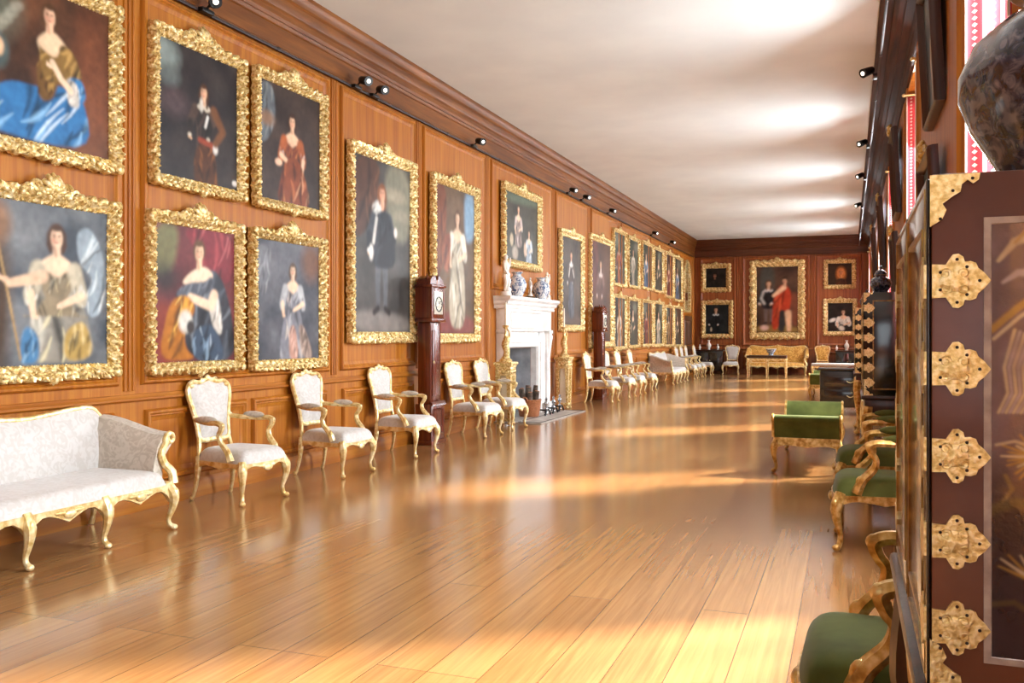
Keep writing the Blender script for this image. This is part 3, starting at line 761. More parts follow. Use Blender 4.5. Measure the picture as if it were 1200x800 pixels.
        for q in (-1, 1):
            e = (cx + q * k * 2.9, hy - r * 5.4)
            s.line([(cx + q * k * 2.1, hy - r * 3.1), e], (r * .85, r * .75), d2); s.cloth([(cx + q * k * 1.9, hy - r * 4.3), (cx + q * k * 3.3, hy - r * 4.3), (cx + q * k * 3.7, hy - r * 6.4), (cx + q * k * 2.4, hy - r * 6.6)], d2, sleeve, None, .3, 8)
            hnd = (cx + q * k * (.5 if q == side else 2.6), hy - r * (6.4 if q == side else 7.4))
            s.line([e, hnd], (r * .42, r * .3), skin); s.hand(hnd[0], hnd[1], r * .28, skin, -q)
        s.head(cx, hy, r, skin, hair, True)
    def man(s, cx, hy, r, coat, c2, skin='#dab08e', hair='#3a2618', full=False, collar='#e8e2d6', legs='#5a5248', shoe='#2a2220'):
        k = r / s.asp
        if full:
            for q in (-1, 1): s.line([(cx + q * k * .8, hy - r * 8), (cx + q * k * 1.0, hy - r * 11), (cx + q * k * .9, hy - r * 14)], (r * .75, r * .45), legs); s.line([(cx + q * k * .9, hy - r * 14), (cx + q * k * 1.9, hy - r * 14.5)], r * .4, shoe)
        bot = hy - r * (9 if full else 14)
        s.cloth([(cx - k * 1.2, hy - r * 1.9), (cx + k * 1.2, hy - r * 1.9), (cx + k * 2.5, hy - r * 2.8), (cx + k * 1.7, hy - r * 5.8), (cx + k * 2.6, max(bot, -.05)), (cx - k * 2.6, max(bot, -.05)), (cx - k * 1.7, hy - r * 5.8), (cx - k * 2.5, hy - r * 2.8)], coat, c2, None, .2, 6)
        for q in (-1, 1):
            e = (cx + q * k * 3.1, hy - r * 5.2); hnd = (cx + q * k * (1.0 if q > 0 else 3.2), hy - r * 7.2)
            s.line([(cx + q * k * 1.9, hy - r * 2.8), e], (r * .8, r * .7), c2); s.line([e, hnd], (r * .65, r * .5), coat)
            s.ell(hnd[0], hnd[1] + r * .15, r * .4, r * .32, collar, .5); s.hand(hnd[0], hnd[1] - r * .2, r * .28, skin, -q)
        s.poly([(cx - k * 1.8, hy - r * 2.4), (cx, hy - r * 1.3), (cx + k * 1.8, hy - r * 2.4), (cx + k * .6, hy - r * 3.0), (cx, hy - r * 2.5), (cx - k * .6, hy - r * 3.0)], collar, .012)
        s.head(cx, hy, r, skin, hair, True, 0, False)
    def mesh(s, name, mat, parent, mk):
        br = s.noise(34, 3, 1.0); b2 = s.noise(9, 3)
        s.img = s.img * (0.54 + .42 * br + .34 * b2)[..., None]
        for _ in range(2):
            q = np.pad(s.img, ((1, 1), (1, 1), (0, 0)), mode='edge'); s.img = .4 * s.img + .15 * (q[:-2, 1:-1] + q[2:, 1:-1] + q[1:-1, :-2] + q[1:-1, 2:])
        vs = [mk(s.U[j, i], s.V[j, i]) for j in range(s.ny) for i in range(s.nx)]
        fs = [(j * s.nx + i, j * s.nx + i + 1, (j + 1) * s.nx + i + 1, (j + 1) * s.nx + i) for j in range(s.ny - 1) for i in range(s.nx - 1)]
        me = bpy.data.meshes.new(name); me.from_pydata(vs, [], fs)
        a = me.attributes.new('Paint', 'FLOAT_COLOR', 'POINT')
        rgba = np.ones((s.ny * s.nx, 4), np.float32); rgba[:, :3] = np.clip(s.img, 0, 1).reshape(-1, 3); a.data.foreach_set('color', rgba.ravel())
        me.materials.append(mat); o = bpy.data.objects.new(name, me); COL.objects.link(o); o.parent = parent; return o

def picture(label, w, h, loc, rz, fw, painter, n=90, res=.012, gold=None, off=0, frame_mat=None, crest=.10, bottom=.07, seed=1, plain=False, tilt=0, group=None, name='framed_portrait', cat='painting'):
    gold = gold or M['gold']
    t = thing(name, label, cat, loc, rz, group)
    if tilt: t.rotation_euler = (0, tilt, rz)
    p = Paint(w - 2 * fw, h - 2 * fw, n, seed); painter(p)
    iw, ih = w - 1.9 * fw, h - 1.9 * fw
    p.mesh('canvas', M['canvas'], t, lambda u, v: (.02, -iw / 2 + iw * u, fw * .95 + ih * v))
    MB().box(.002 - off, .018, -w / 2 + fw * .5, w / 2 - fw * .5, fw * .5, h - fw * .5, .003).build('backboard', M['dark_back'], t)
    frame_mb(w, h, fw, res, seed, plain=plain).build('frame', frame_mat or gold, t, ang=60)
    if crest:
        o = crest_mb(crest * 1.12, seed).build('crest', gold, t, ang=60); o.location = (0, 0, h - fw * .25)
    if bottom:
        o = crest_mb(bottom, seed, -1).build('pendant_cartouche', gold, t, ang=60); o.location = (.005, 0, fw * .5)
    return t

# ------------------------------------------------------------------ pictures on the left wall
XP = -5.24
def lw(px0, px1, yt, yb):
    y0, y1 = wy(px0, XP), wy(px1, XP); d = dep(px1, XP)
    zt, zb = wz(yt, d), wz(yb, d)
    return y1 - y0, zt - zb, (WL, (y0 + y1) / 2, zb)
def pA(p):
    p.ground('#3a2418', '#6b4229'); p.ell(.85, .5, .16, .5, '#7a4428', .9, 0, .7); p.ell(.05, .8, .2, .2, '#5a5a4c', .9)
    for k in range(6): p.ell(.08 + .04 * k % .2, .62 + .05 * k, .05, .03, '#a8a694', .8, .4, .5)
    p.ell(.1, .52, .08, .11, '#4c5a58', .5); p.ell(.1, .54, .045, .06, '#d8b08c', .4)
    p.cloth([(-.02, .02), (-.02, .22), (.18, .36), (.4, .36), (.56, .42), (.78, .38), (.84, .02)], '#2f6ca0', '#8ab8dc', '#d4e4ee', .9, 6)
    p.cloth([(.38, .55), (.40, .28), (.52, .30), (.60, .55)], '#6a4a22', '#b28a48', None, .4, 8)
    p.poly([(.38, .66), (.47, .74), (.56, .74), (.70, .60), (.62, .52), (.44, .55)], '#e4c09c', .02)
    p.cloth([(.40, .64), (.45, .60), (.55, .58), (.58, .70), (.70, .64), (.76, .50), (.72, .40), (.60, .44), (.44, .40)], '#7a5c2c', '#b48e50', None, 1, 8)
    p.cloth([(.62, .48), (.76, .50), (.80, .36), (.66, .30)], '#3878ac', '#a4c8e2', None, .6, 7)
    p.cloth([(.62, .48), (.72, .46), (.74, .30), (.64, .30)], '#b8b0a4', '#ece4d8', None, .6, 8); p.line([(.66, .40), (.58, .46), (.51, .55)], (.022, .02), '#e6c6a6'); p.hand(.50, .52, .02, '#e4bf9e', -1, .4)
    p.head(.49, .84, .062, '#e2b694', '#50341e', True, .1)
def pB(p):
    p.ground('#3e444c', '#7c7e80', 2); p.ell(.06, .4, .14, .55, '#4c3a2c', .7); p.ell(.1, .85, .1, .12, '#8c6a50', .8)
    p.cloth([(.72, .85), (.84, .9), (.97, .72), (.98, .4), (.86, .28), (.78, .42), (.88, .55), (.74, .66)], '#8e9aa2', '#cdd4d6', '#e4e4de', .8, 7)
    p.cloth([(.30, .02), (.36, .3), (.44, .62), (.68, .62), (.82, .3), (.90, .02)], '#8c867a', '#c8c2b2', '#e0d2a8', .3, 8)
    p.cloth([(.26, .02), (.30, .26), (.42, .2), (.42, .02)], '#4878a0', '#8cb0cc', None, .4, 8)
    p.lady(.56, .80, .066, '#8a7a60', '#b8ac94', '#d8c494', low=.35, sleeve='#dcdcd6')
    p.cloth([(.62, .22), (.8, .3), (.88, .05), (.62, .02)], '#b0904c', '#dcc48a', None, .5, 7)
    p.line([(.06, .95), (.16, .55), (.28, .05)], .008, '#a88858'); p.line([(.45, .55), (.20, .50)], (.04, .025), '#dcb898'); p.hand(.17, .52, .026, '#dcb494', -1, .3)
def pC(p):
    p.ground('#241e20', '#38302e'); p.ell(.08, .88, .14, .12, '#7f8a86', .9); p.ell(.14, .74, .1, .08, '#59605e', .9); p.ell(.2, .55, .14, .1, '#4c3c3e', .9)
    p.man(.55, .70, .05, '#2a2220', '#4a3830', collar='#c8bca8', hair='#4a2c18')
    p.cloth([(.44, .30), (.68, .32), (.72, .1), (.74, -.06), (.42, -.06)], '#4e2c18', '#8a5228', None, .1, 6); p.line([(.50, .33), (.66, .31)], .022, '#8c3c26', .8); p.ell(.70, .29, .028, .04, '#d8d2c8', .6); p.line([(.68, .58), (.80, .44), (.70, .33)], (.04, .03), '#6c4428', .8); p.ell(.52, .60, .02, .05, '#cfc8bc', .8)
    p.line([(.60, .52), (.57, .44)], .012, '#e0dcd4'); p.poly([(.93, .04), (1.0, .04), (1.0, .08), (.93, .08)], '#d8d4cc', .006)
def pD(p):
    p.ground('#2c2220', '#453630'); p.cloth([(.0, .98), (.22, .98), (.26, .7), (.14, .5), (.0, .45)], '#5c6268', '#8c9290', None, .2, 4); p.ell(.12, .68, .1, .06, '#8a6a54', .8)
    p.lady(.52, .72, .058, '#6e3420', '#a2562e', '#c88450', sleeve='#e6dcd0', side=-1, skin='#e8bc9a', hair='#3c2216')
    p.cloth([(.40, .4), (.66, .42), (.86, -.02), (.36, -.02)], '#7a3c22', '#b0643a', '#d49a70', .3, 8); p.ell(.30, .34, .05, .03, '#e4b89a', .4)
def pE(p):
    p.ground('#5c2a2c', '#7c3c3c'); p.cloth([(.3, 1), (1, 1), (1, .62), (.72, .58), (.5, .8)], '#7a2c34', '#a8484c', '#b86464', .2, 5)
    p.poly([(0, 1), (.3, 1), (.22, .66), (.0, .6)], '#6e6a48', .06); p.ell(.12, .6, .14, .10, '#2c2a2a', 1.2, 0, .8); p.poly([(0, .0), (.0, .46), (.3, .4), (.3, 0)], '#7c3426', .06)
    p.cloth([(.2, .5), (.4, .56), (.7, .72), (.86, .6), (.98, .3), (1, .0), (.4, .0)], '#34363e', '#565c66', '#7c828a', .5, 6)
    p.poly([(.30, .58), (.45, .68), (.60, .72), (.72, .66), (.64, .58), (.45, .56)], '#f0d2b4', .02)
    p.cloth([(.22, .50), (.40, .59), (.60, .60), (.70, .66), (.72, .46), (.4, .42)], '#565a64', '#80848c', None, 1, 8)
    p.cloth([(.62, .5), (.78, .52), (.84, .2), (.72, .22)], '#c4bcb0', '#f0ece4', None, .4, 7); p.line([(.72, .5), (.68, .42), (.42, .48)], (.045, .03), '#ecc8aa')
    p.cloth([(.12, .3), (.2, .46), (.38, .5), (.5, .4), (.34, .24), (.36, .1), (.5, .02), (.05, .02)], '#a8661a', '#e0a03a', '#f2c060', .8, 5); p.ell(.36, .3, .07, .08, '#d8d4c8', .5); p.ell(.42, .26, .04, .05, '#3a3230', .4)
    p.cloth([(.44, .24), (.72, .3), (.9, .0), (.46, .0)], '#3c4a5c', '#7e96ac', '#b8c8d4', .5, 6)
    p.head(.53, .82, .068, '#edc6a2', '#5c4028', False, -.1)
def pF(p):
    p.ground('#44464e', '#66666c'); p.cloth([(.0, .95), (.24, .95), (.2, .6), (.06, .5)], '#6a6a70', '#9a9a9c', None, .3, 4); p.ell(.86, .85, .14, .16, '#6e4c3c', .9)
    p.lady(.56, .76, .052, '#7c7c84', '#b0b0b2', '#d0c0b0', sleeve='#b0a8a4', hair='#503c2c'); p.cloth([(.50, .28), (.60, .3), (.66, .0), (.5, .0)], '#b88c7c', '#d8b8a8', None, .2, 6); p.cloth([(.64, .3), (.74, .3), (.92, .0), (.72, .0)], '#9a8478', '#ccb4a4', None, .2, 6)
def pG(p):
    p.ground('#3a3634', '#524e4a'); p.cloth([(0, 1), (.45, 1), (.4, .8), (.26, .6), (.0, .5)], '#4e3226', '#6e4a34', None, .2, 3); p.poly([(.5, 1), (1, 1), (1, .55), (.6, .55)], '#7c7866', .05)
    p.ell(.72, .82, .12, .04, '#9a907a', .8); p.ell(.85, .7, .1, .04, '#8c8672', .8); p.poly([(0, 0), (1, 0), (1, .1), (0, .14)], '#7c746e', .04)
    p.man(.47, .80, .047, '#26282e', '#3a3e46', full=True, legs='#5a5a5e', collar='#eeeae2', hair='#7a4a2c'); p.cloth([(.36, .72), (.62, .72), (.76, .38), (.28, .38)], '#25272d', '#3c4048', None, .4, 5)
    p.cloth([(.30, .73), (.46, .78), (.54, .76), (.44, .70), (.33, .69)], '#d8d4cc', '#f2f0ea', None, 1, 12); p.line([(.38, .66), (.33, .52)], .014, '#d0ccc4'); p.ell(.29, .46, .024, .045, '#e4ded4', .5); p.ell(.72, .60, .02, .03, '#d8ccc0', .4); p.head(.48, .81, .045, '#e0a888', '#7a4a2c', True)
def pH(p):
    p.ground('#54402f', '#6e553e'); p.poly([(.72, 1), (1, 1), (1, .68), (.74, .64)], '#7a98b0', .05); p.cloth([(0, 1), (.3, 1), (.24, .5), (0, .3)], '#6e3c26', '#94583a', None, .2, 4)
    p.poly([(0, 0), (1, 0), (1, .12), (0, .16)], '#7a3c36', .04)
    p.lady(.55, .80, .045, '#b0a48e', '#e0d8c4', '#f2ecdc', full=True, low=.08, sleeve='#ece4d4', hair='#5a3c26'); p.cloth([(.22, .66), (.4, .7), (.34, .4), (.2, .44)], '#7c4430', '#a86a4c', None, .5, 6)
def pI(p):
    p.ground('#2c2a22', '#48443a'); p.poly([(0, 1), (1, 1), (1, .9), (0, .84)], '#5a6454', .08)
    p.lady(.40, .78, .05, '#8c7870', '#c8b4ac', '#e0ccc4', full=True, low=.25); p.lady(.72, .46, .045, '#8c96a0', '#c4ccd4', '#e4e4e4', full=True, low=.02); p.ell(.2, .3, .07, .09, '#b8a488', .5); p.ell(.3, .12, .12, .1, '#a89888', .6); p.ell(.6, .2, .06, .1, '#c8a890', .5)
def pJ(p):
    p.ground('#38302a', '#544840'); p.poly([(0, 0), (1, 0), (1, .1), (0, .14)], '#5c4c44', .05); p.cloth([(.5, 1), (1, 1), (1, .6), (.8, .7)], '#3e302a', '#5c463a', None, .2, 4)
    p.man(.5, .80, .045, '#3c3230', '#5c4c44', full=True, legs='#8a8c94', collar='#f0ece4'); p.ell(.5, .70, .03, .035, '#e8e4dc', .6); p.line([(.43, .66), (.38, .56)], .012, '#d8d0c4'); p.line([(.57, .64), (.64, .56)], .012, '#d8d0c4'); p.cloth([(.38, .5), (.62, .5), (.66, .08), (.36, .08)], '#54565e', '#7c808c', None, .2, 6)
def pK(p):
    p.ground('#4a3026', '#5e4032'); p.cloth([(0, 1), (.4, 1), (.3, .5), (0, .4)], '#5c3028', '#7a443a', None, .2, 4); p.man(.5, .78, .045, '#5c3e36', '#7a5a50', full=True, legs='#6a5048', collar='#e8d4cc'); p.line([(.51, .73), (.5, .68)], .013, '#ecd8d0')
def small(i):
    r = random.Random(100 + i); bg = r.choice([('#2a241e', '#403830'), ('#3a241c', '#54362a'), ('#26281f', '#3c4030')]); dr = r.choice([('#7c5c3c', '#b08c5c', '#d8bc8c'), ('#6a3028', '#9a5040', '#c08070'), ('#46546a', '#7c90a8', '#b0c0cc'), ('#8c8070', '#c0b4a0', '#e0d8c8'), ('#3c3c34', '#5c5c4c', '#80806c')]); fem = r.random() < .6; cx = .42 + .16 * r.random()
    def f(p):
        p.ground(*bg); p.ell(r.random(), .85, .2, .12, '#6a6a5c', .9)
        if fem: p.lady(cx, .74, .06, *dr)
        else: p.man(cx, .74, .06, dr[0], dr[1], collar='#dcd4c4')
    return f

PICS = [  # px-left, px-right, y-top, y-bottom, painter, label, frame width, n, res
 (-34, 140, 10, 205, pA, 'upper left portrait of a seated lady in billowing blue satin, gold frame', .096, 130, .010),
 (-36, 138, 238, 440, pB, 'portrait of a pale lady with a staff and swirling white scarf, above the ivory sofa', .096, 130, .010),
 (177, 286, 72, 237, pC, 'dark portrait of a long-haired man in black coat with orange-brown breeches, upper row', .09, 120, .010),
 (298, 381, 113, 258, pD, 'upper portrait of a lady in a russet dress leaning on her arm, dark ground', .09, 110, .010),
 (173, 283, 264, 433, pE, 'portrait of a lady before a red curtain with a gold cushion, lower row', .09, 120, .010),
 (294, 380, 281, 429, pF, 'portrait of a lady in silvery grey dress, blue-grey ground, above second chair', .09, 110, .010),
 (409, 486, 193, 400, pG, 'tall full-length portrait of a man in black with white lace collar', .115, 130, .011),
 (506, 560, 222, 400, pH, 'tall full-length portrait of a lady in ivory satin behind the nearer longcase clock', .115, 120, .012),
 (589, 633, 231, 319, pI, 'dark picture of pale children hung over the white chimneypiece', .12, 90, .016),
 (656, 683, 277, 388, pJ, 'narrow-looking full-length portrait just right of the chimneypiece, figure in grey and white', .12, 90, .02),
 (691, 717, 283, 406, pK, 'full-length portrait of reddish-brown figure beyond the farther longcase clock', .12, 90, .02)]
for i, (a, b, yt, yb, f, lab, fw, n, res) in enumerate(PICS):
    w, h, loc = lw(a, b, yt, yb)
    picture(lab, w, h, (loc[0] + .03, loc[1], loc[2]), 0, fw, f, n=n, res=res, off=.03, seed=11 + i, crest=.13 if i < 8 else .12, bottom=.085 if i != 8 else .07, group='portraits on the left wall')
grid_px = [(719.6, 734.5, 273, 337, 346.5, 409), (736.8, 750, 281, 339, 350, 407), (753, 766, 287, 341, 352.5, 405.5), (767, 778, 293, 344, 354, 405.5), (780.3, 790, 298, 350, 358.5, 406), (790.4, 800, 303, 354, 359.5, 406)]
ordn = ['first', 'second', 'third', 'fourth', 'fifth', 'sixth']
for i, (a, b, t1, b1, t2, b2) in enumerate(grid_px):
    for row, (yt, yb) in (('upper', (t1, b1)), ('lower', (t2, b2))):
        w, h, loc = lw(a, b, yt, yb)
        picture('small gilt-framed portrait, %s of six in the %s far row on left wall' % (ordn[i], row), w, h, loc, 0, .075, small(i * 2 + (row == 'upper')), n=60, res=.03, gold=M['gold_far'], seed=60 + i * 2 + (row == 'upper'), crest=.10, bottom=.08, group='small portraits in two rows at the far left')
# arched mirror over the far door
w, h, loc = lw(801.8, 809.4, 306, 367)
t = thing('arched_mirror', 'tall arched gilt mirror over the doorway in the far left corner', 'mirror', loc)
def arch(w, h, k=0): return [(-w / 2 + k, k), (w / 2 - k, k)] + [((w / 2 - k) * cos(a), h - w / 2 + (w / 2 - k) * sin(a)) for a in [pi * j / 14 for j in range(15)]]
MB().prism(arch(w, h, .06), .012, .03).build('mirror_plate', M['mirror'], t)
mb = MB(); A, B = arch(w, h, 0), arch(w, h, .1)
mb.loop([(.035, y, z) for y, z in arch(w, h, .05)], .055, 8, up=(1, 0, 0)); mb.build('frame', M['gold_far'], t)
# door below it
y0, y1 = wy(800.5, WL), wy(810, WL)
mb = MB(); rect_sweep(mb, y0 - .12, y1 + .12, -.02, 2.17, [(0, 0), (0, .05), (.05, .06), (.1, .04), (.12, 0)], mkL); d = struct(mb.build('door_1', M['panel'], smooth=False))
mb = MB(); mb.box(WL + .001, WL + .03, y0, y1, .0, 2.05, .004)
for (za, zb) in ((.2, .9), (1.05, 1.9)):
    for (ya, yb) in ((y0 + .12, (y0 + y1) / 2 - .06), ((y0 + y1) / 2 + .06, y1 - .12)): rect_sweep(mb, ya, yb, za, zb, [(0, .03), (.02, .045), (.05, .03)], mkL)
mb.build('door_leaf', M['door_wood'], d); mb = MB(); mb.ell((WL + .07, y0 + .1, 1.0), (.03, .03, .03), 10, 6); mb.tube([(WL + .02, y0 + .1, 1.0), (WL + .07, y0 + .1, 1.0)], .012, 8); mb.build('door_knob', M['brass'], d)

# ------------------------------------------------------------------ pictures on the end wall
def ew(px0, px1, yt, yb):
    x0, x1 = ex(px0), ex(px1); d = C_ * YE - S_ * (x0 + x1) / 2
    return x1 - x0, wz(yt, d) - wz(yb, d), ((x0 + x1) / 2, YE, wz(yb, d))
def e1(p): p.ground('#181412', '#2a2420'); p.head(.45, .62, .11, '#6a5444', '#1c1410', True); p.cloth([(.2, 0), (.3, .4), (.6, .42), (.75, 0)], '#1c1a18', '#2c2826', None, .3, 4)
def e2(p): p.ground('#181a1a', '#262a2a'); p.man(.45, .82, .07, '#17191c', '#24282c', collar='#cfd0cc', hair='#2a1c14'); p.ell(.25, .16, .03, .07, '#c8b89c', .5)
def e3(p):
    p.ground('#3c2820', '#5a4030'); p.poly([(.1, 1), (.45, 1), (.42, .6), (.1, .5)], '#4c4a44', .06); p.poly([(0, 0), (1, 0), (1, .1), (0, .12)], '#8a6a34', .04); p.poly([(.8, .6), (1, .6), (1, .1), (.85, .1)], '#74402c', .05)
    p.man(.3, .74, .042, '#201c1e', '#322c2e', full=True, legs='#6a5a54', collar='#e8e0d8', hair='#5c3820'); p.line([(.18, .62), (.12, .52), (.2, .44)], .018, '#b8b4ac'); p.ell(.2, .08, .06, .04, '#d8b0a0', .5)
    p.cloth([(.42, .55), (.58, .72), (.72, .72), (.84, .6), (.80, .3), (.6, .28), (.52, .05), (.36, .05)], '#b03a20', '#de6038', '#ee8456', .5, 5); p.line([(.62, .3), (.6, .06)], .045, '#34302e'); p.line([(.76, .3), (.78, .05)], (.045, .03), '#e4b48c'); p.line([(.66, .68), (.42, .56)], (.035, .022), '#e8bc94'); p.head(.68, .78, .042, '#dcaa86', '#2a1a12', False, .2)
def e4(p): p.ground('#2a1c12', '#3c2a1a'); p.ell(.55, .5, .2, .3, '#c87838', .8); p.head(.55, .58, .15, '#e8a464', '#d88c4c', True); p.cloth([(.25, 0), (.4, .3), (.7, .3), (.85, 0)], '#4c2c18', '#6c4024', None, .3, 4)
def e5(p): p.ground('#1c1614', '#2e2622'); p.lady(.62, .68, .07, '#d8d0c4', '#f0ece4', '#fffaf2', sleeve='#f4f0e8', low=.3); p.ell(.2, .4, .12, .06, '#e8e4dc', .6, .4); p.ell(.55, .12, .1, .08, '#e0d8cc', .6, -.5)
EP = [(822, 856.5, 309, 342, e1, 'dark head portrait, upper of two at left of end wall', .16),
      (822, 859, 352, 396, e2, 'portrait of a man in black with white collar, lower left of end wall', .15),
      (879, 943, 305, 397, e3, 'large carved-frame picture of a man in black beside one in a red cloak, end wall', .22),
      (965.5, 1003, 304, 338, e4, 'glowing orange head on dark ground, upper of two at right of end wall', .13),
      (965, 1004.5, 350, 393, e5, 'picture of a white-clad lady on dark ground, lower right of end wall', .14)]
for i, (a, b, yt, yb, f, lab, fw) in enumerate(EP):
    w, h, loc = ew(a, b, yt, yb)
    picture(lab, w, h, loc, -pi / 2, fw, f, n=80, res=.03, gold=M['gold_far'], seed=90 + i, crest=.16 if i == 2 else .1, bottom=0 if i == 2 else .09, group='portraits on the end wall')
# ------------------------------------------------------------------ pictures on the window piers
for i, (yc, z0, w, h, lab) in enumerate([(7.4, 3.02, 1.05, 1.05, 'leaning dark-framed picture high on the nearest window pier'), (7.4, 1.72, 1.05, 1.0, 'picture with gilt shell crest lower on the nearest window pier'), (12.95, 2.95, 1.0, 1.1, 'upper picture on the second window pier from the camera'), (12.95, 1.72, 1.0, 1.0, 'lower picture on the second window pier from the camera'), (18.1, 2.6, 1.1, 1.3, 'picture on the third window pier from the camera'), (23.2, 2.6, 1.1, 1.3, 'picture on the fourth window pier, far along the right wall')]):
    picture(lab, w, h, (WR - .005, yc, z0), pi, .055, small(40 + i), n=50, res=.02, gold=M['green_gold'], frame_mat=M['dark_wood'], plain=True, seed=120 + i, crest=.13, bottom=0, tilt=.05, group='pictures on the window piers')

# ------------------------------------------------------------------ seats along the left wall
make_sofa('ivory damask sofa with gilt scalloped frame, nearest the camera', 2.5, M['chair_gold'], M['silk'], M['grey_silk'], 4, hgt=.835).location = (-4.93, 4.02, 0)
CH = 'ivory chairs along the left wall'
c0 = make_chair('ivory gilt armchair right beside the nearest sofa end', CH, M['chair_gold'], M['silk'], M['grey_silk']); c0.location = (-4.89, 6.42, 0); c0.rotation_euler.z = -.10
for (y, rz, lab) in [(7.95, -.06, 'second ivory gilt armchair from the sofa, under the grey lady portrait'), (9.50, -.03, 'third ivory gilt armchair from the sofa, left of the nearer longcase clock'), (11.62, -.06, 'ivory gilt armchair just right of the nearer longcase clock'), (12.66, -.04, 'ivory gilt armchair between clock and chimneypiece, beside the gilt pedestal'),
                     (18.2, 0, 'ivory gilt armchair just right of the farther gilt pedestal'), (19.75, -.04, 'ivory gilt armchair just beyond the farther longcase clock'), (20.85, .0, 'ivory gilt armchair, third to the right of the chimneypiece'), (22.15, .03, 'ivory gilt armchair with dark shadow behind, last before the far sofa'),
                     (28.6, 0, 'ivory gilt armchair just beyond the far sofa'), (29.5, .0, 'middle ivory gilt armchair of three beyond the far sofa'), (30.4, 0, 'ivory gilt armchair third beyond the far sofa')]:
    copy_tree(c0, lab, (-4.89 if y < 18 else -4.80, y, 0), rz)
make_sofa('far ivory sofa with buff arm, beyond the chairs on the left wall', 2.4, M['chair_gold'], M['silk'], M['grey_silk'], 4).location = (-4.93, 26.2, 0)
side0 = make_chair('ivory side chair standing out from the wall near the far left corner', 'ivory side chairs', M['chair_gold'], M['silk'], M['silk'], arms=False, name='gilt_side_chair'); side0.location = (-4.72, 31.6, 0); side0.rotation_euler.z = 0

# end wall furniture
copy_tree(side0, 'buff-white side chair against the end wall, left of the gold settee', (ex(860), YE - .75, 0), -pi / 2)
gs = make_sofa('gold damask settee with white gilt frame against the end wall', 2.0, M['chair_gold'], M['gold_silk'], M['gold_silk'], 3, name='gilt_settee', hgt=.98); gs.location = (ex(913) - .03, YE - .55, 0); gs.rotation_euler.z = -pi / 2
tb = make_bench('dark-topped table with white scalloped frame standing before the gold settee', 1.22, .6, .74, M['chair_gold'], M['table_cloth'], 'table', 'console_table'); tb.location = ((899 - CX) / KK * 29.0, 30.0, 0)
bw = thing('china_bowl', 'pale blue and white bowl on the dark-topped table', 'bowl', (tb.location.x + .12, 30.0, .74)); MB().lathe([(.07, 0), (.08, .02), (.06, .035), (.11, .09), (.15, .17), (.165, .2), (.155, .2), (.10, .10), (.02, .05)], n=24).build('bowl_body', M['delft'], bw); MB().lathe([(.16, .19), (.17, .2), (.16, .21)], n=24).build('rim', M['white_china'], bw)
gc = make_chair('gold damask side chair against the end wall, right of the settee', None, M['chair_gold'], M['gold_silk'], M['gold_silk'], arms=False, name='gilt_side_chair'); gc.location = (ex(962) + .06, YE - .62, 0); gc.rotation_euler.z = -pi / 2
bn = make_bench('long white gilt bench before the right-hand dark chest', 1.55, .45, .47, M['chair_gold'], M['silk'], 'bench', 'gilt_bench', legs=4); bn.location = (-.38, 31.2, 0)
def chest(label, x, y, w=.95, dpt=.5, h=.86):
    t = thing('lacquer_chest', label, 'chest', (x, y, 0)); MB().box(-w / 2, w / 2, -dpt / 2, dpt / 2, .12, h - .04, .015).build('carcase', M['black_lacquer'], t)
    MB().box(-w / 2 - .03, w / 2 + .03, -dpt / 2 - .03, dpt / 2 + .03, h - .04, h, .01).build('top', M['dark_wood'], t)
    for k in (-1, 1):
        for s in (-1, 1):
            mb = MB(); mb.lathe([(.035, .12), (.045, .09), (.03, .05), (.04, 0)], (k * (w / 2 - .05), s * (dpt / 2 - .05), 0), 10); mb.build('foot', M['dark_wood'], t)
    for k in (-1, 1):
        mb = MB(); y0 = -dpt / 2 - .012; mb.box(min(0, k * (w / 2 - .04)) + .006, max(0, k * (w / 2 - .04)) - .006, y0, y0 + .014, .18, h - .1, .004); dr = mb.build('door', M['black_lacquer'], t)
        mb = MB(); mb.ell((k * .05, y0 - .012, .48), (.014, .014, .02), 8, 6); mb.build('escutcheon', M['brass'], dr)
    return t
chest('dark lacquer chest under the left pictures of the end wall', ex(833), YE - .36, 1.0); chest('dark lacquer chest under the right pictures of the end wall', ex(990) + .14, YE - .36, .86)
def vase(label, loc, h=.24, mat='white_china', group='small white vases on the end-wall chests'):
    t = thing('china_vase', label, 'vase', loc, group=group); k = h / .24
    MB().lathe([(.035 * k, 0), (.04 * k, .01 * k), (.03 * k, .03 * k), (.06 * k, .10 * k), (.055 * k, .14 * k), (.025 * k, .18 * k), (.022 * k, .21 * k), (.035 * k, .24 * k), (.02 * k, .235 * k)], n=16).build('body', M[mat], t)
    MB().lathe([(.033 * k, .232 * k), (.038 * k, .24 * k), (.033 * k, .247 * k)], n=16).build('rim', M[mat], t); return t
for (cx_, side) in ((833, 'left'), (993, 'right')):
    for dx, h, pos in ((-.34, .18, 'left'), (-.02, .34, 'tall middle'), (.30, .2, 'right')):
        vase('%s white vase on the %s end-wall chest' % (pos, side), (ex(cx_) + dx, YE - .36, .86), h)

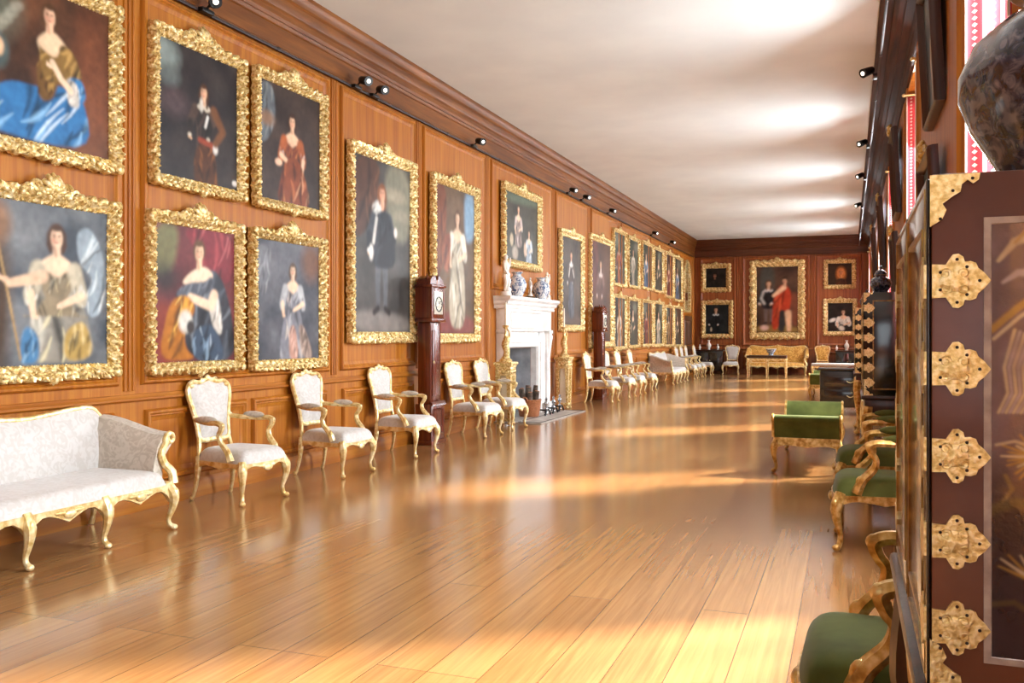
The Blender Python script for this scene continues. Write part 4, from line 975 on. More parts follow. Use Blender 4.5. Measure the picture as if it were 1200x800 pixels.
# ------------------------------------------------------------------ longcase clocks
def clock(label, loc, H=2.2):
    t = thing('longcase_clock', label, 'clock', loc); k = H / 2.2
    mb = MB(); mb.box(.0, .25, -.22, .22, 0, .06, .01); mb.box(.01, .235, -.20, .20, .06, .52 * k, .008); run(mb, [(0, 0), (.03, 0), (.02, .03), (0, .05)], (.23, -.2), (.23, .2), (1, 0), .5 * k)
    rect_sweep(mb, -.15, .15, .12, .46 * k, [(0, 0), (.012, .014), (.03, 0)], lambda a, z, h: (.235 + h, a, z)); mb.build('plinth', M['clock_wood'], t)
    mb = MB(); mb.box(.02, .20, -.15, .15, .52 * k, 1.56 * k, .006)
    for s in (-1, 1): mb.tube([(.19, s * .14, .56 * k), (.19, s * .14, 1.54 * k)], .016, 8)
    mb.build('trunk', M['clock_wood'], t)
    mb = MB(); mb.box(.2, .215, -.11, .11, .62 * k, 1.46 * k, .005); d = mb.build('trunk_door', M['clock_wood'], t)
    mb = MB(); mb.ell((.218, -.085, 1.05 * k), (.008, .012, .02), 8, 6); mb.build('lock_plate', M['brass'], d)
    mb = MB(); mb.box(0, .25, -.21, .21, 1.56 * k, 1.61 * k, .012); mb.box(.0, .235, -.19, .19, 1.61 * k, 2.02 * k, .006); mb.box(-.0, .255, -.215, .215, 2.0 * k, 2.04 * k, .01)
    for s in (-1, 1): mb.tube([(.225, s * .175, 1.61 * k), (.225, s * .175, 2.0 * k)], [.018, .018], 10)
    out = [(-.2, 2.04 * k)] + [(-.2 + .4 * i / 16, 2.06 * k + .10 * k * (sin(pi * i / 16) ** .5) - (.06 * k if i in (7, 8, 9) else 0)) for i in range(17)] + [(.2, 2.04 * k)]
    mb.prism(out, .03, .22); mb.build('hood', M['clock_wood'], t)
    for y in (-.17, 0, .17): mb = MB(); mb.lathe([(.02, 0), (.012, .02), (.028, .05), (.01, .075), (.003, .11)], (.16, y, 2.05 * k + (.02 if y == 0 else .02)), 10); mb.build('finial', M['clock_wood'], t)
    mb = MB(); mb.box(.235, .245, -.125, .125, 1.66 * k, 1.95 * k, .004); f = mb.build('dial', M['clock_dial'], t)
    mb = MB(); mb.loop([(.249, .095 * cos(a), 1.79 * k + .095 * sin(a)) for a in [2 * pi * i / 28 for i in range(28)]], .006, 6, up=(1, 0, 0))
    for i in range(12): a = 2 * pi * i / 12; mb.tube([(.248, .075 * cos(a), 1.79 * k + .075 * sin(a)), (.248, .088 * cos(a), 1.79 * k + .088 * sin(a))], .005, 4)
    mb.build('chapter_ring', M['iron'], f)
    mb = MB(); mb.tube([(.251, 0, 1.79 * k), (.251, .05, 1.83 * k)], .004, 4); mb.tube([(.252, 0, 1.79 * k), (.252, -.03, 1.86 * k)], .003, 4); mb.build('hands', M['iron'], f)
    return t
clock('mahogany longcase clock between the third armchair and the lady in ivory satin', (WL + .13, 10.53, 0), 2.2)
clock('farther mahogany longcase clock beyond the chimneypiece', (WL + .13, 18.98, 0), 2.06)

# ------------------------------------------------------------------ chimneypiece and hearth
cp0, cp1 = wy(578, WL), wy(655, -5.02)
XC0 = WL
fc = (cp0 + cp1) / 2 + .0; half = (cp1 - cp0) / 2
t = thing('chimneypiece', 'white marble chimneypiece with moulded mantel shelf and pale firebox', 'chimneypiece', (WL, fc, 0))
a0, a1 = FY0 - fc, FY1 - fc
def SH(z): return [(0, z), (.20, z), (.21, z + .03), (.19, z + .05), (.24, z + .08), (.25, z + .12), (.27, z + .13), (.30, z + .16), (.30, z + .20), (0, z + .20)]
def tp(mb, prof, ya, yb):                                             # moulded block : front profile returned along both ends
    vs = []; k = len(prof)
    for (h, z) in prof:
        vs += [(0, ya - h * .35, z), (h, ya - h * .35, z), (h, yb + h * .35, z), (0, yb + h * .35, z)]
    fs = []
    for j in range(k - 1):
        for q in range(3): fs.append((j * 4 + q, j * 4 + q + 1, (j + 1) * 4 + q + 1, (j + 1) * 4 + q))
    fs.append(tuple((k - 1) * 4 + q for q in range(4))); fs.append((3, 2, 1, 0)); mb.add(vs, fs)
mb = MB(); tp(mb, SH(1.82), -half + .1, half - .1); mb.build('mantel_shelf', M['marble'], t, ang=25)
mb = MB(); mb.box(.0, .17, -half + .12, half - .12, 1.46, 1.82, .006); rect_sweep(mb, a0 - .05, a1 + .05, 1.5, 1.79, [(0, 0), (.012, .02), (.03, .004), (.04, 0)], lambda a, z, h: (.17 + h, a, z)); mb.build('frieze', M['marble'], t, ang=25)
mb = MB(); rect = [(0, .0), (.0, .15), (.03, .165), (.09, .165), (.1, .14), (.16, .14), (.18, .1), (.18, 0)]
vs = []; k = len(rect)
for (ya, za, sg) in ((a0, 0, -1), (a0, FZ, -1), (a1, FZ, 1), (a1, 0, 1)):
    for (o, hgt_) in rect: vs.append((hgt_, ya + sg * (.19 - o), za + (.19 - o if za else 0)))
mb.add(vs, [(c * k + j, c * k + j + 1, (c + 1) * k + j + 1, (c + 1) * k + j) for c in range(3) for j in range(k - 1)])
mb.box(0, .10, -half + .15, a0 - .15, .16, 1.47); mb.box(0, .10, a1 + .15, half - .15, .16, 1.47); mb.box(0, .10, a0 - .2, a1 + .2, FZ + .15, 1.47); mb.build('architrave', M['marble'], t, ang=25)
for s in (-1, 1):
    mb = MB(); c = s * (half - .20); mb.box(0, .19, c - .1, c + .1, 0, .18, .006); mb.box(.0, .15, c - .08, c + .08, .18, 1.42, .006); mb.box(0, .20, c - .1, c + .1, 1.42, 1.48, .01)
    q = smooth_path([(.12, c, .22), (.125, c, .4), (.12, c, .9), (.13, c, 1.2), (.15, c, 1.36), (.13, c, 1.42)], 4); mb.tube(q, interp([.05, .055, .05, .07, .075, .05], len(q)), 8)
    for j in range(7): mb.ell((.15, c + .02 * (-1) ** j, .36 + .14 * j), (.02, .03, .05), 8, 5)
    mb.build('carved_pilaster', M['marble'], t)
mb = MB(); X0 = -.38
mb.box(X0 - .02, X0, a0, a1, 0, FZ); mb.add([(X0, a0 + .02, 0), (.0, a0 + .001, 0), (.0, a0 + .001, FZ), (X0, a0 + .02, FZ)], [(0, 1, 2, 3)]); mb.add([(X0, a1 - .02, 0), (.0, a1 - .001, 0), (.0, a1 - .001, FZ), (X0, a1 - .02, FZ)], [(0, 1, 2, 3)]); mb.add([(X0, a0, FZ - .002), (0, a0, FZ - .002), (0, a1, FZ - .002), (X0, a1, FZ - .002)], [(0, 1, 2, 3)]); mb.build('firebox', M['firebrick'], t, smooth=False)
hb = thing('hearth_slab', 'grey stone hearth slab lying before the chimneypiece', 'hearth', (WL + .5, fc, 0)); mb = MB(); mb.box(-.88, .30, -half + .02, half - .02, 0, .018, .004); mb.build('slab', M['stone'], hb); mb = MB(); mb.loop([(.26, -half + .06, .019), (.26, half - .06, .019), (-.1, half - .06, .019), (-.1, -half + .06, .019)], .006, 4, up=(0, 0, 1)); mb.build('joint_line', M['iron'], hb)
# log basket
lb = thing('log_basket', 'round reddish wicker basket standing in the fireplace', 'basket', (-5.08, FY0 + .72, .018), group=None)
mb = MB(); mb.lathe([(.15, 0), (.165, .02), (.185, .14), (.20, .27), (.21, .28), (.20, .29), (.18, .27), (.165, .1), (.14, .03)], n=28, lobes=28, la=.03); mb.build('basket_body', M['wicker'], lb)
mb = MB()
for s in (-1, 1): mb.tube([(.0 + .05 * cos(a), s * (.205 + .02), .27 + .06 * sin(a)) for a in [pi * i / 8 for i in range(9)]], .012, 6)
mb.build('handles', M['wicker'], lb)
rnd = random.Random(5)
for i in range(7):
    a = rnd.random() * 6.28; r = 0 if i == 0 else .098; a = i * pi / 3; lg = thing('log', '%s log sticking out of the wicker basket' % ['upright', 'leaning', 'short', 'tall', 'rear', 'thick', 'thin'][i], 'log', (-5.08 + r * cos(a), FY0 + .72 + r * sin(a), .09), group='logs in the wicker basket'); L = .33 + .12 * rnd.random(); tx, ty = .5 * r * cos(a), .7 * r * sin(a)
    MB().tube([(tx * f, ty * f, L * f) for f in (0, .25, .5, .75, 1)], [.042, .046, .043, .045, .04], 9).build('bark', M['bark'], lg); mb = MB(); mb.tube([(tx, ty, L - .002), (tx * 1.01, ty * 1.01, L + .004)], .036, 9); mb.build('cut_end', M['wicker'], lg)
# andirons
def andiron(label, loc):
    t = thing('andiron', label, 'andiron', loc, group='andirons on the hearth')
    mb = MB(); mb.lathe([(.03, .05), (.02, .08), (.03, .11), (.014, .14), (.035, .19), (.035, .22), (.012, .25), (.024, .28), (.004, .31)], n=14); mb.build('standard', M['steel'], t)
    for s in (-1, 1):
        mb = MB(); q = smooth_path([(0, 0, .08), (.02, s * .05, .10), (.03, s * .10, .06), (.03, s * .13, .015), (.03, s * .16, .03)], 4); mb.tube(q, .014, 8); mb.build('foot', M['iron'], t)
    mb = MB(); mb.tube([(0, 0, .09), (-.14, 0, .09), (-.16, 0, 0)], .014, 6); mb.build('billet_bar', M['iron'], t)
    return t
for y, x, lab in ((FY0 + .98, -4.86, 'nearer steel andiron with dark scroll feet, beside the basket'), (FY1 + .0, -4.87, 'middle steel andiron before the right jamb'), (FY1 + .45, -4.90, 'farthest steel andiron, at the foot of the gilt pedestal')): andiron(lab, (x, y, .018))
# gilt pedestals with candelabra
def pedestal(label, clabel, klabel, loc):
    t = thing('gilt_pedestal', label, 'pedestal', loc, group='gilt pedestals flanking the chimneypiece')
    w = .125
    mb = MB(); mb.box(-w - .03, w + .03, -w - .03, w + .03, .93, .98, .014); mb.box(-w - .01, w + .01, -w - .01, w + .01, .90, .93, .008); mb.build('top', M['gold'], t)
    mb = MB(); mb.box(-w, w, -w, w, .76, .90, .008)
    for a in range(4):
        R = Matrix.Rotation(a * pi / 2, 4, 'Z')
        for y in (-.07, 0, .07): mb.ell((w + .004, y, .83), (.014, .03, .035), 8, 5, M4=R)
    mb.build('frieze', M['gold'], t)
    for sx in (-1, 1):
        for sy in (-1, 1):
            mb = MB(); mb.tube([(sx * (w - .035), sy * (w - .035), z) for z in (.77, .5, .2, .1, .04)], [.05, .04, .03, .022, .02], 4, up=(1, 1, 0)); mb.ell((sx * (w - .035), sy * (w - .035), .025), (.035, .035, .025), 8, 5); mb.build('leg', M['gold'], t)
    MB().box(-w + .06, w - .06, -w + .06, w - .06, .10, .76, .01).build('core_panel', M['candle'], t)
    MB().box(-w + .01, w - .01, -w + .01, w - .01, .06, .11, .008).build('stretcher', M['gold'], t)
    x, y, z = loc
    c = thing('figure_candlestick', clabel, 'candlestick', (x, y, z + .98), group='figure candlesticks on the pedestals')
    mb = MB(); mb.lathe([(.10, 0), (.10, .03), (.07, .05), (.06, .08)], n=14); mb.build('base', M['gold'], c)
    mb = MB(); q = smooth_path([(0, 0, .07), (.015, .01, .16), (-.01, 0, .26), (.01, .0, .34), (0, 0, .40)], 4); mb.tube(q, interp([.05, .048, .06, .055, .025], len(q)), 10); mb.ell((.005, 0, .43), (.032, .03, .038), 10, 8)
    for s in (-1, 1): q = smooth_path([(0, s * .045, .36), (.03, s * .09, .40), (.02, s * .06, .48), (0, s * .02, .53)], 4); mb.tube(q, interp([.022, .018, .015, .012], len(q)), 6)
    mb.build('supporting_figure', M['gold'], c)
    mb = MB(); mb.lathe([(.02, .51), (.05, .54), (.055, .56), (.025, .57)], n=12); mb.build('drip_pan', M['gold'], c)
    k = thing('candle', klabel, 'candle', (x, y, z + .98 + .565), group='candles on the figure candlesticks'); MB().tube([(0, 0, 0), (0, 0, .25), (0, 0, .36)], [.02, .017, .012], 10).build('wax_stick', M['candle'], k); MB().tube([(0, 0, .358), (.002, 0, .38)], .003, 5).build('wick', M['iron'], k)
pedestal('gilt pedestal left of the fireplace, behind the fifth armchair', 'gilt figure candlestick on the pedestal left of the chimneypiece', 'white candle on the left figure candlestick', (-5.0, 13.14, 0))
pedestal('gilt pedestal right of the fireplace', 'gilt figure candlestick on the pedestal right of the chimneypiece', 'white candle on the right figure candlestick, pointing past the frame', (-5.08, wy(660, -5.08) + .05, 0))
# mantel ornaments
MZ = 2.02
def figure(label, loc, h, rz=0):
    t = thing('china_figure', label, 'figurine', loc, rz, group='white figures on the mantel'); k = h / .5
    mb = MB(); mb.lathe([(.07 * k, 0), (.075 * k, .02 * k), (.06 * k, .05 * k)], n=14); mb.ell((.02 * k, .03 * k, .07 * k), (.045 * k, .05 * k, .04 * k), 10, 6); mb.build('rocky_base', M['white_china'], t)
    mb = MB()
    for s, p in ((-1, [(0, -.02, .25), (.015, -.025, .16), (-.005, -.02, .06)]), (1, [(0, .02, .25), (.03, .03, .17), (.01, .035, .08)])): q = smooth_path([Vector(v) * k for v in p], 4); mb.tube(q, interp([.034 * k, .027 * k, .016 * k], len(q)), 8)
    q = smooth_path([Vector(v) * k for v in [(0, 0, .22), (.0, .005, .28), (.005, .0, .34), (.0, -.005, .39), (0, 0, .43)]], 4); mb.tube(q, interp([.042 * k, .038 * k, .048 * k, .042 * k, .014 * k], len(q)), 10)
    mb.ell((.004 * k, 0, .462 * k), (.027 * k, .025 * k, .034 * k), 10, 8)
    for s, p in ((-1, [(0, -.045, .385), (.02, -.08, .32), (.045, -.06, .26)]), (1, [(0, .045, .385), (.02, .085, .36), (.03, .075, .45)])): q = smooth_path([Vector(v) * k for v in p], 4); mb.tube(q, interp([.017 * k, .014 * k, .01 * k], len(q)), 7); mb.ell(tuple(Vector(p[-1]) * k), (.012 * k, .012 * k, .014 * k), 7, 5)
    mb.build('body', M['white_china'], t)
    mb = MB(); q = smooth_path([Vector(v) * k for v in [(.0, -.05, .30), (.035, .0, .25), (-.01, .06, .18), (-.03, .05, .08)]], 4); mb.tube(q, interp([.02 * k, .03 * k, .03 * k, .02 * k], len(q)), 8, flat=.6); mb.build('drapery', M['white_china'], t)
    return t
XM = WL + .19
def mpy(px): return wy(px, XM)
figure('tall white standing figure at the near end of the mantel', (XM, mpy(592.5), MZ), .66)
figure('white figure at the far end of the mantel behind the jar', (XM - .04, mpy(643), MZ), .52)
def china_jar(label, loc, r, h):
    t = thing('china_jar', label, 'jar', loc, group='blue and white jars on the mantel')
    MB().lathe([(r * .55, 0), (r * .6, .02), (r * .95, h * .35), (r, h * .52), (r * .8, h * .75), (r * .45, h * .86), (r * .42, h * .92), (r * .6, h), (r * .5, h)], n=24, lobes=8, la=.04).build('body', M['delft'], t)
    MB().lathe([(r * .6, h * .985), (r * .64, h), (r * .6, h * 1.015)], n=20).build('rim', M['delft'], t)
china_jar('blue and white jar beside the tall white figure on the mantel', (XM, mpy(606), MZ), .155, .40); china_jar('blue and white jar at the far end of the mantel', (XM, mpy(634), MZ), .15, .38)
figure('small cream figure between the two mantel jars', (XM + .02, mpy(620), MZ + .035), .32, .6)
st = thing('ebony_stand', 'low dark stand under the small cream figure', 'stand', (XM + .02, mpy(620), MZ)); MB().lathe([(.10, 0), (.10, .01), (.085, .02), (.09, .035)], n=18).build('plinth', M['black_lacquer'], st); MB().lathe([(.086, .018), (.094, .022), (.086, .026)], n=18).build('moulding', M['gilt_line'], st)

# ------------------------------------------------------------------ right side : green chairs, stools, cabinets
GC = 'green velvet chairs along the right wall'
g0 = make_chair('nearest green velvet gilt armchair, beside the large lacquer cabinet', GC, M['green_gold'], M['velvet'], M['velvet']); g0.location = (.20, 3.0, 0); g0.rotation_euler.z = pi; g0.scale = (1.06, 1.06, 1.06)
copy_tree(g0, 'second green velvet gilt armchair from the camera', (.24, 6.5, 0), pi)
copy_tree(g0, 'third green velvet gilt armchair, beside the green window stool', (.24, 7.95, 0), pi)
ws = make_window_stool('green window stool with pale lit ends and gilt legs, nearer of two', M['green_gold'], M['velvet']); ws.location = (-.40, 10.55, 0)
copy_tree(ws, 'farther green window stool beyond the black chest', (-.45, 20.8, 0), 0)
bc = thing('lacquer_commode', 'black lacquer commode beyond the green window stool', 'commode', (.02, 17.2, 0)); MB().box(-.5, .5, -.55, .55, .14, .78, .03).build('carcase', M['black_lacquer'], bc); MB().box(-.53, .53, -.58, .58, .78, .82, .012).build('top', M['black_lacquer'], bc)
for sx in (-1, 1):
    for sy in (-1, 1): cabriole(sx * .44, sy * .5, sx * .7, sy * .7, .2, .9).build('leg', M['green_gold'], bc)
for z in (.35, .6): mb = MB(); mb.box(-.42, .42, -.558, -.545, z - .1, z + .1, .006); dr = mb.build('drawer_front', M['black_lacquer'], bc); mb = MB(); mb.tube([(-.06 + .12 * i / 8, -.567, z - .03 * sin(pi * i / 8)) for i in range(9)], .006, 6); mb.build('handle', M['brass'], dr)

def mount_outline(k=1.0):
    h = [(0, .027), (.020, .026), (.024, .033), (.030, .042), (.038, .043), (.045, .038), (.047, .030), (.055, .031), (.063, .028), (.066, .020), (.075, .012), (.084, 0)]
    return [(a * k, b * k) for a, b in h] + [(a * k, -b * k) for a, b in reversed(h[:-1])]
NAILS = [(.012, .014), (.012, -.014), (.036, .034), (.036, -.034), (.05, .022), (.05, -.022), (.068, 0)]
def corner_outline(k=1.0): return [(0, 0), (.072, 0), (.070, -.010), (.062, -.016), (.054, -.010), (.046, -.016), (.044, -.028), (.034, -.034), (.026, -.040), (.018, -.046), (.024, -.056), (.018, -.070), (.010, -.076), (0, -.082)]
def paint_bird(p):
    p.ground('#54444a', '#6c5a60', 4)
    p.mix(np.clip((.52 - p.V) * 5, 0, 1) * .8, '#241a1c')  # reflection painted into the ground: upper part stays paler, lower part darkened
    gl, ol, pale = '#d2be98', '#a8843e', '#b0a2a4'
    def leaf(x0, y0, x1, y1, w_, c): p.line([(x0, y0), ((x0 + x1) / 2 - .01, (y0 + y1) / 2 + .012), (x1, y1)], (w_ * .35, w_), c, .8, .8)
    rng = random.Random(3)
    for rep in range(3):
        o = rep * .34
        leaf(.03 + o, .915, .19 + o, .975, .012, gl); leaf(.05 + o, .865, .20 + o, .885, .011, pale); leaf(.10 + o, .955, .22 + o, .985, .008, ol)
        p.line([(.0 + o, .755), (.10 + o, .80), (.30 + o, .88)], .008, ol, .8, .9); p.line([(.01 + o, .735), (.12 + o, .785), (.30 + o, .85)], .004, gl, .8, .8)
        for k in range(8): p.line([(.10 + .022 * k + o, .755 - .004 * k), (.055 + .02 * k + o, .67), (.07 + .018 * k + o, .61), (.03 + .016 * k + o, .565)], (.0035, .0025), pale if k % 2 else gl, .8, .8)
        p.ell(.16 + o, .70, .05, .04, '#8c7c80', .9, .4, .6)
        for k in range(18): a_ = .6 + 3.6 * k / 17; l = rng.uniform(.10, .17); p.line([(.20 + o, .465), (.20 + o + l * cos(a_), .465 + l * .36 * sin(a_))], (.004, .0018), ol if k % 3 else gl, .8, .9)
        p.line([(.02 + o, .49), (.10 + o, .50), (.20 + o, .485)], .003, gl, .8, .6); p.line([(.06 + o, .42), (.09 + o, .39), (.05 + o, .36)], .004, '#8a7448', .8, .8)
        p.line([(-.02 + o, .335), (.10 + o, .36), (.22 + o, .35)], .012, '#5c5034', .9, .8)
        for k in range(7): a_ = .2 + 2.4 * k / 6; p.line([(.19 + o, .18), (.19 + o + .16 * cos(a_ + .6), .18 + .06 * sin(a_))], (.005, .0015), gl if k % 2 else ol, .8, .85)
        p.line([(-.02 + o, .12), (.1 + o, .13), (.2 + o, .10)], .006, '#5a4a30', .9, .8)
def cabinet(label, y0, w, z0, h, n, zs, big=False, k=1.0, x0=.12, jar=None):
    t = thing('lacquer_cabinet', label, 'cabinet', (x0 + .25, y0 + w / 2, 0), group=None if big else 'lacquer cabinets on stands')
    D, W = .25, w / 2
    mb = MB(); mb.box(-D + .004, D, -W, W, z0, z0 + h, .002); mb.build('body', M['lacquer'] if big else M['black_lacquer'], t)
    # stand
    mb = MB(); mb.box(-D - .02, D, -W - .02, W + .02, z0 - .035, z0, .01); mb.box(-D + .01, D - .01, -W + .01, W - .01, z0 - .16, z0 - .035, .008); s_ = mb.build('stand_frame', M['dark_wood'], t)
    mb = MB(); n_ = 25; apron(mb, [(-D + .005, -W + 2 * W * i / (n_ - 1)) for i in range(n_)], [(1, 0)] * n_, z0 - .1, lambda f: z0 - .15 - .07 * (1 - abs(2 * f - 1)) ** 2 - .03 * cos(f * 18.8), .02); mb.build('carved_apron', M['green_gold'], s_)
    for sx in (-1, 1):
        for sy in (-1, 1):
            x, y = sx * (D - .04), sy * (W - .04); mb = MB(); q = smooth_path([(x, y, z0 - .1), (x + sx * .015, y + sy * .015, z0 - .3), (x - sx * .01, y - sy * .01, .25), (x, y, .08), (x + sx * .02, y + sy * .02, .03)], 4); mb.tube(q, interp([.05, .048, .03, .024, .032], len(q)), 8); mb.ell((x + sx * .015, y + sy * .015, .03), (.045, .045, .03), 8, 6); mb.build('leg', M['green_gold'] if not big else M['dark_wood'], t)
    # near side panel
    yf = -W - .0015; e = .078 * k
    zb, zt = z0 + .055, z0 + h - .072
    if big:
        def brd(i): return [(-D + e + i, zb + i), (D - e - i, zb + i), (D - e - i, zt - i), (-D + e + i, zt - i)]
        mb = MB(); vs = []; r = [(0, 0), (0, .0015), (.010, .0015), (.012, .0)]
        rect_sweep(mb, -D + e, D - e, zb, zt, r, lambda a, z, hh: (a, -W - .0005 - hh, z)); mb.build('side_border', M['lacquer_border'], t, smooth=False)
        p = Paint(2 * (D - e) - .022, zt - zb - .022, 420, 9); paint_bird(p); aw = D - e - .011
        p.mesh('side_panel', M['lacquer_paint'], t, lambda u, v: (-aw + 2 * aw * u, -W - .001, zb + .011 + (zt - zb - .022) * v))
    else:
        mb = MB(); rect_sweep(mb, -D + e * .9, D - .05, zb, zt, [(0, 0), (.0, .003), (.008, .003), (.010, 0)], lambda a, z, hh: (a, -W - hh, z)); mb.build('side_border', M['gilt_line'], t, smooth=False)
    # doors on the room side
    for sy in (-1, 1):
        ya, yb = (-W + .004, -.003) if sy < 0 else (.003, W - .004)
        mb = MB(); mb.box(-D - .004, -D + .003, ya, yb, z0 + .006, z0 + h - .006, .003); d = mb.build('door', M['black_lacquer'], t)
        mb = MB(); rect_sweep(mb, ya + .06, yb - .06, z0 + .08, z0 + h - .08, [(0, 0), (0, .003), (.008, .003), (.010, 0)], lambda a, z, hh: (-D - .004 - hh, a, z)); rect_sweep(mb, ya + .015, yb - .015, z0 + .02, z0 + h - .02, [(0, 0), (0, .002), (.004, .002), (.005, 0)], lambda a, z, hh: (-D - .004 - hh, a, z)); mb.build('door_border', M['gilt_line'], d, smooth=False)
        edge = ya if sy < 0 else yb
        for z in zs:
            mb = MB(); mb.prism([(edge - sy * a, z + b) for a, b in mount_outline(k)], -D - .0075, -D - .0035); mb.build('hinge_mount', M['brass'], d)
    for z in zs:
        mb = MB(); mb.prism([(-D + .004 + a, z + b) for a, b in mount_outline(k)], -W - .0045, -W + .001, 'xz')
        mb.ell((-D + .036 * k, -W - .0035, z), (.026 * k, .0022, .02 * k), 14, 6); m = mb.build('hinge_mount', M['brass'], t, ang=50)
        if big:
            for (a, b) in NAILS: MB().ell((-D + .004 + a, -W - .005, z + b), (.0026, .002, .0026), 8, 5).build('nail', M['nail'], m)
            q = MB(); 
            for s in (-1, 1): q.tube(spiral((-D + .024, z + s * .012), .009, .003, 0, 1.3 * s, 14, 'xz', -W - .0048), .0011, 5); q.tube(spiral((-D + .05, z + s * .012), .009, .003, pi, -1.3 * s, 14, 'xz', -W - .0048), .0011, 5)
            q.build('engraved_scrolls', M['brass'], m)
    kk = k
    for (zc, sg) in ((z0 + h - .002, 1), (z0 + .002, -1)):
        mb = MB(); mb.prism([(-D + .001 + a * kk, zc + sg * b * kk) for a, b in corner_outline()], -W - .0045, -W + .001, 'xz'); c = mb.build('corner_mount', M['brass'], t, ang=50)
        if big: [MB().ell((-D + .004 + a, -W - .005, zc + sg * b), (.0026, .002, .0026), 8, 5).build('nail', M['nail'], c) for a, b in ((.012, -.070), (.058, -.008), (.030, -.026))]
    return t
Z1, H1 = .83, .826
cabinet('large brown lacquer cabinet with five engraved brass hinges, at right edge', 1.59, .97, Z1, H1, 5, [1.485, 1.346, 1.208, 1.072, .936], True)
zc2 = [wz(y, 8.75) for y in (361, 379, 396, 413, 430)]
cabinet('black lacquer cabinet with gilt hinges behind the third green armchair', 8.62, .9, .86, .915, 5, [.975, 1.108, 1.24, 1.372, 1.505, 1.637], k=1.08)
cabinet('farther black lacquer cabinet with gilt hinges, partly hidden', 13.55, 1.0, .86, .915, 5, [.975, 1.108, 1.24, 1.372, 1.505, 1.637], k=1.08, x0=.08)
def big_jar(label, loc, k=1.0, mat='delft_dark'):
    t = thing('lidded_jar', label, 'jar', loc, group=None)
    MB().lathe([(r * k, z * k) for r, z in [(.12, 0), (.125, .01), (.14, .05), (.185, .13), (.205, .19), (.205, .23), (.18, .29), (.13, .335), (.10, .35), (.098, .37), (.10, .385)]], n=48, lobes=8, la=.05).build('body', M[mat], t)
    l = MB().lathe([(r * k, z * k) for r, z in [(.12, .383), (.125, .39), (.118, .40), (.11, .43), (.08, .47), (.04, .49), (.02, .50)]], n=40).build('lid', M[mat], t)
    MB().lathe([(r * k, z * k) for r, z in [(.02, .498), (.03, .52), (.035, .545), (.02, .57), (.004, .58)]], n=20).build('knob', M[mat], l)
    MB().lathe([(r * k, z * k) for r, z in [(.121, .380), (.128, .385), (.121, .39)]], n=40).build('lip', M['gilt_line'], t)
    return t
big_jar('big dark blue and white lidded jar on the large lacquer cabinet', (.41, 1.92, Z1 + H1), 1.0)
big_jar('dark lidded jar on the second lacquer cabinet from the camera', (.27, 8.92, 1.776), .44); big_jar('dark lidded jar on the farthest lacquer cabinet', (.24, 13.9, 1.776), .46)

# ------------------------------------------------------------------ curtains in the window embrasures
for i, wc in enumerate(WINY):
    if wc < 0: continue
    for s in (1, -1):
        ye = wc + s * (WW / 2 - .05)
        lab = ['nearest', 'second', 'third', 'fourth', 'fifth', 'sixth and farthest'][i - 2]
        nu, nv = 25, 30; x0, x1 = WR - .02, WR + .26
        vs, uv = [], []
        for j in range(nv):
            for q in range(nu):
                u, v = q / (nu - 1), j / (nv - 1); vs.append((x0 + (x1 - x0) * u, ye + .022 * sin(u * 12.5 + .6) * (1 - .25 * v), .35 + (WZ1 - .07 - .35) * v)); uv.append((u, v))
        me = bpy.data.meshes.new('drape'); me.from_pydata(vs, [], [(j * nu + q, j * nu + q + 1, (j + 1) * nu + q + 1, (j + 1) * nu + q) for j in range(nv - 1) for q in range(nu - 1)])
        ul = me.uv_layers.new(name='UVMap')
        for lp in me.loops: ul.data[lp.index].uv = uv[lp.vertex_index]
        me.polygons.foreach_set('use_smooth', [True] * len(me.polygons)); me.materials.append(M['curtain'])
        t = thing('curtain', 'red and white braided curtain at the %s side of the %s window' % ('far' if s > 0 else 'near', lab), 'curtain', (0, 0, 0), group='red and white window curtains')
        o = bpy.data.objects.new('drape', me); COL.objects.link(o); o.parent = t
        sd = o.modifiers.new('thickness', 'SOLIDIFY'); sd.thickness = .006
        mb = MB(); mb.tube([(x0 - .02, ye, WZ1 - .05), (x1 + .02, ye, WZ1 - .05)], .014, 8); mb.ell((x0 - .03, ye, WZ1 - .05), (.022, .022, .022), 8, 6); mb.build('pole', M['brass'], t)

# ------------------------------------------------------------------ picture lights on tracks
def track(label, p0, p1):
    t = thing('lighting_track', label, 'lighting track', p0, group='lighting tracks under the cornice'); L = p1[1] - p0[1]
    MB().box(-.012, .012, 0, L, -.013, .013, .003).build('rail', M['rail_brown'], t); 
    for k in range(int(L / 2)): MB().box(-.016, .016, 2 * k + .5, 2 * k + .55, -.017, .02, .003).build('clip', M['rail_brown'], t)
XT = WL + .045
track('long black lighting track under the left cornice', (XT, 3.0, 4.20), (XT, YE - .6, 4.20))
def spot(label, loc, aim, group):
    t = thing('spotlight', label, 'spotlight', loc, group=group); t.scale = (1.3, 1.3, 1.3); a = Vector(aim).normalized()
    MB().box(-.02, .02, -.06, .06, -.015, .015, .004).build('adapter', M['black_metal'], t)
    e = Vector((a.x * .09, 0, .05)); MB().tube([(0, 0, .01), (e.x * .6, 0, .05), tuple(e)], .009, 6).build('arm', M['black_metal'], t)
    p0, p1 = e - a * .05, e + a * .07; mb = MB(); mb.tube([p0 - a * .02, p0, e, p1], [.018, .034, .038, .042], 12, caps=True); h = mb.build('lamp_head', M['black_metal'], t)
    mb = MB(); mb.tube([p1 - a * .001, p1 + a * .004], [.019, .017], 12); mb.build('lens', M['lens'], h)
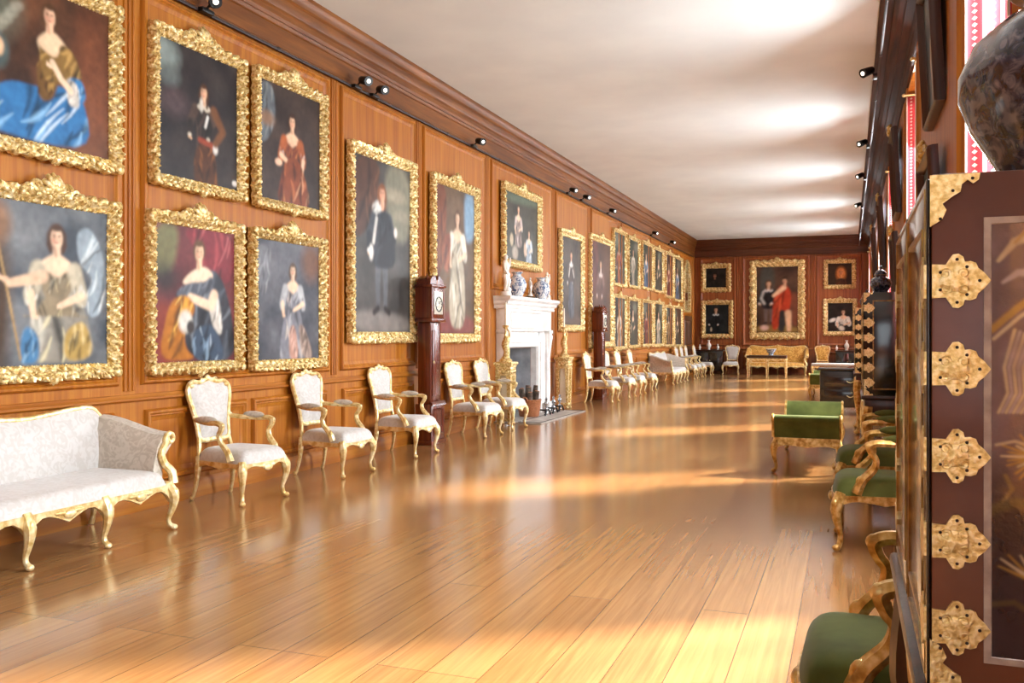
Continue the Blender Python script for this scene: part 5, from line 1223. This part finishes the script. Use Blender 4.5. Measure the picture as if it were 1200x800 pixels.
for i, (px, dy, lab) in enumerate([(238, -.7, 'spotlight on the left track above the dark man portrait'), (415, -.4, 'spotlight on the left track above the tall man in black'), (436, -.5, 'small spotlight just right of the one above the tall man in black'), (553, -.5, 'spotlight on the left track left of the chimneypiece picture'), (664, -.4, 'spotlight on the left track above the chimneypiece right end'), (680, -.4, 'small spotlight right of the one above the chimneypiece'), (711, -.4, 'spotlight on the left track above the far rows of portraits'), (762, -.4, 'dim farther spotlight on the left track, above the third pair'), (783, -.4, 'farthest spotlight on the left track')]):
    spot(lab, (XT + .035, wy(px, XT), 4.20), (.75, dy, -.25), 'spotlights on the left track')
XTR = WR - .31
track('black lighting track under the right cornice', (XTR, 8.0, 4.42), (XTR, YE - .6, 4.42))
for i, (y, lab) in enumerate([(11.4, 'nearest spotlight under the right cornice'), (15.6, 'second spotlight under the right cornice'), (18.8, 'third spotlight under the right cornice'), (23.0, 'farthest spotlight under the right cornice')]):
    spot(lab, (XTR - .035, y, 4.42), (-.6, -.6, -.35), 'spotlights on the right track')

# ------------------------------------------------------------------ light
w = bpy.data.worlds.new('World'); S.world = w; w.use_nodes = True; nt = w.node_tree
bg = nt.nodes['Background']; bg.inputs[0].default_value = (.8, .9, 1, 1); bg.inputs[1].default_value = 1.0
SUNDIR = Vector((-1, -.72, -.93)).normalized()
sd = bpy.data.lights.new('sun', 'SUN'); sd.energy = SUN_E; sd.angle = radians(7); sd.color = (1, .90, .75)
so = bpy.data.objects.new('sun', sd); COL.objects.link(so); so.rotation_euler = SUNDIR.to_track_quat('-Z', 'Y').to_euler(); so.location = (6, 12, 8)
def daylight(loc, d, w_, h_, e):
    ld = bpy.data.lights.new('window_daylight', 'AREA'); ld.shape = 'RECTANGLE'; ld.size = w_; ld.size_y = h_; ld.energy = e; ld.color = WIN_C
    lo = bpy.data.objects.new('window_daylight', ld); COL.objects.link(lo); lo.location = loc; lo.rotation_euler = Vector(d).to_track_quat('-Z', 'Y').to_euler()
for wc in WINY: daylight((WR + WT + .62, wc + .25, (WZ0 + WZ1) / 2 + .25), (-1, YAWL, TILT), WW + .3, WZ1 - WZ0 + .2, WIN_E * (WIN_B * (.7 if wc > -1 else .2) if wc < 0 else 1))
daylight(((FW0 + FW1) / 2, YB - .8, 2.5), (0, 1, TILT), 2.9, 3.5, ADDED_WIN_E)  # lamp behind the added end window, brightens faces turned to the camera

cam = bpy.data.cameras.new('camera'); cam.sensor_width = 36; cam.lens = 36 * FP / 1200; cam.shift_y = -8 / 1200; cam.clip_start = .05; cam.clip_end = 200
co = bpy.data.objects.new('camera', cam); COL.objects.link(co); co.location = (0, 0, HC); co.rotation_euler = (pi / 2, 0, YAW); S.camera = co
S.view_settings.view_transform = 'Standard'; S.view_settings.look = 'None'; S.view_settings.exposure = EXPO; S.view_settings.gamma = 1; S.view_settings.use_curve_mapping = False
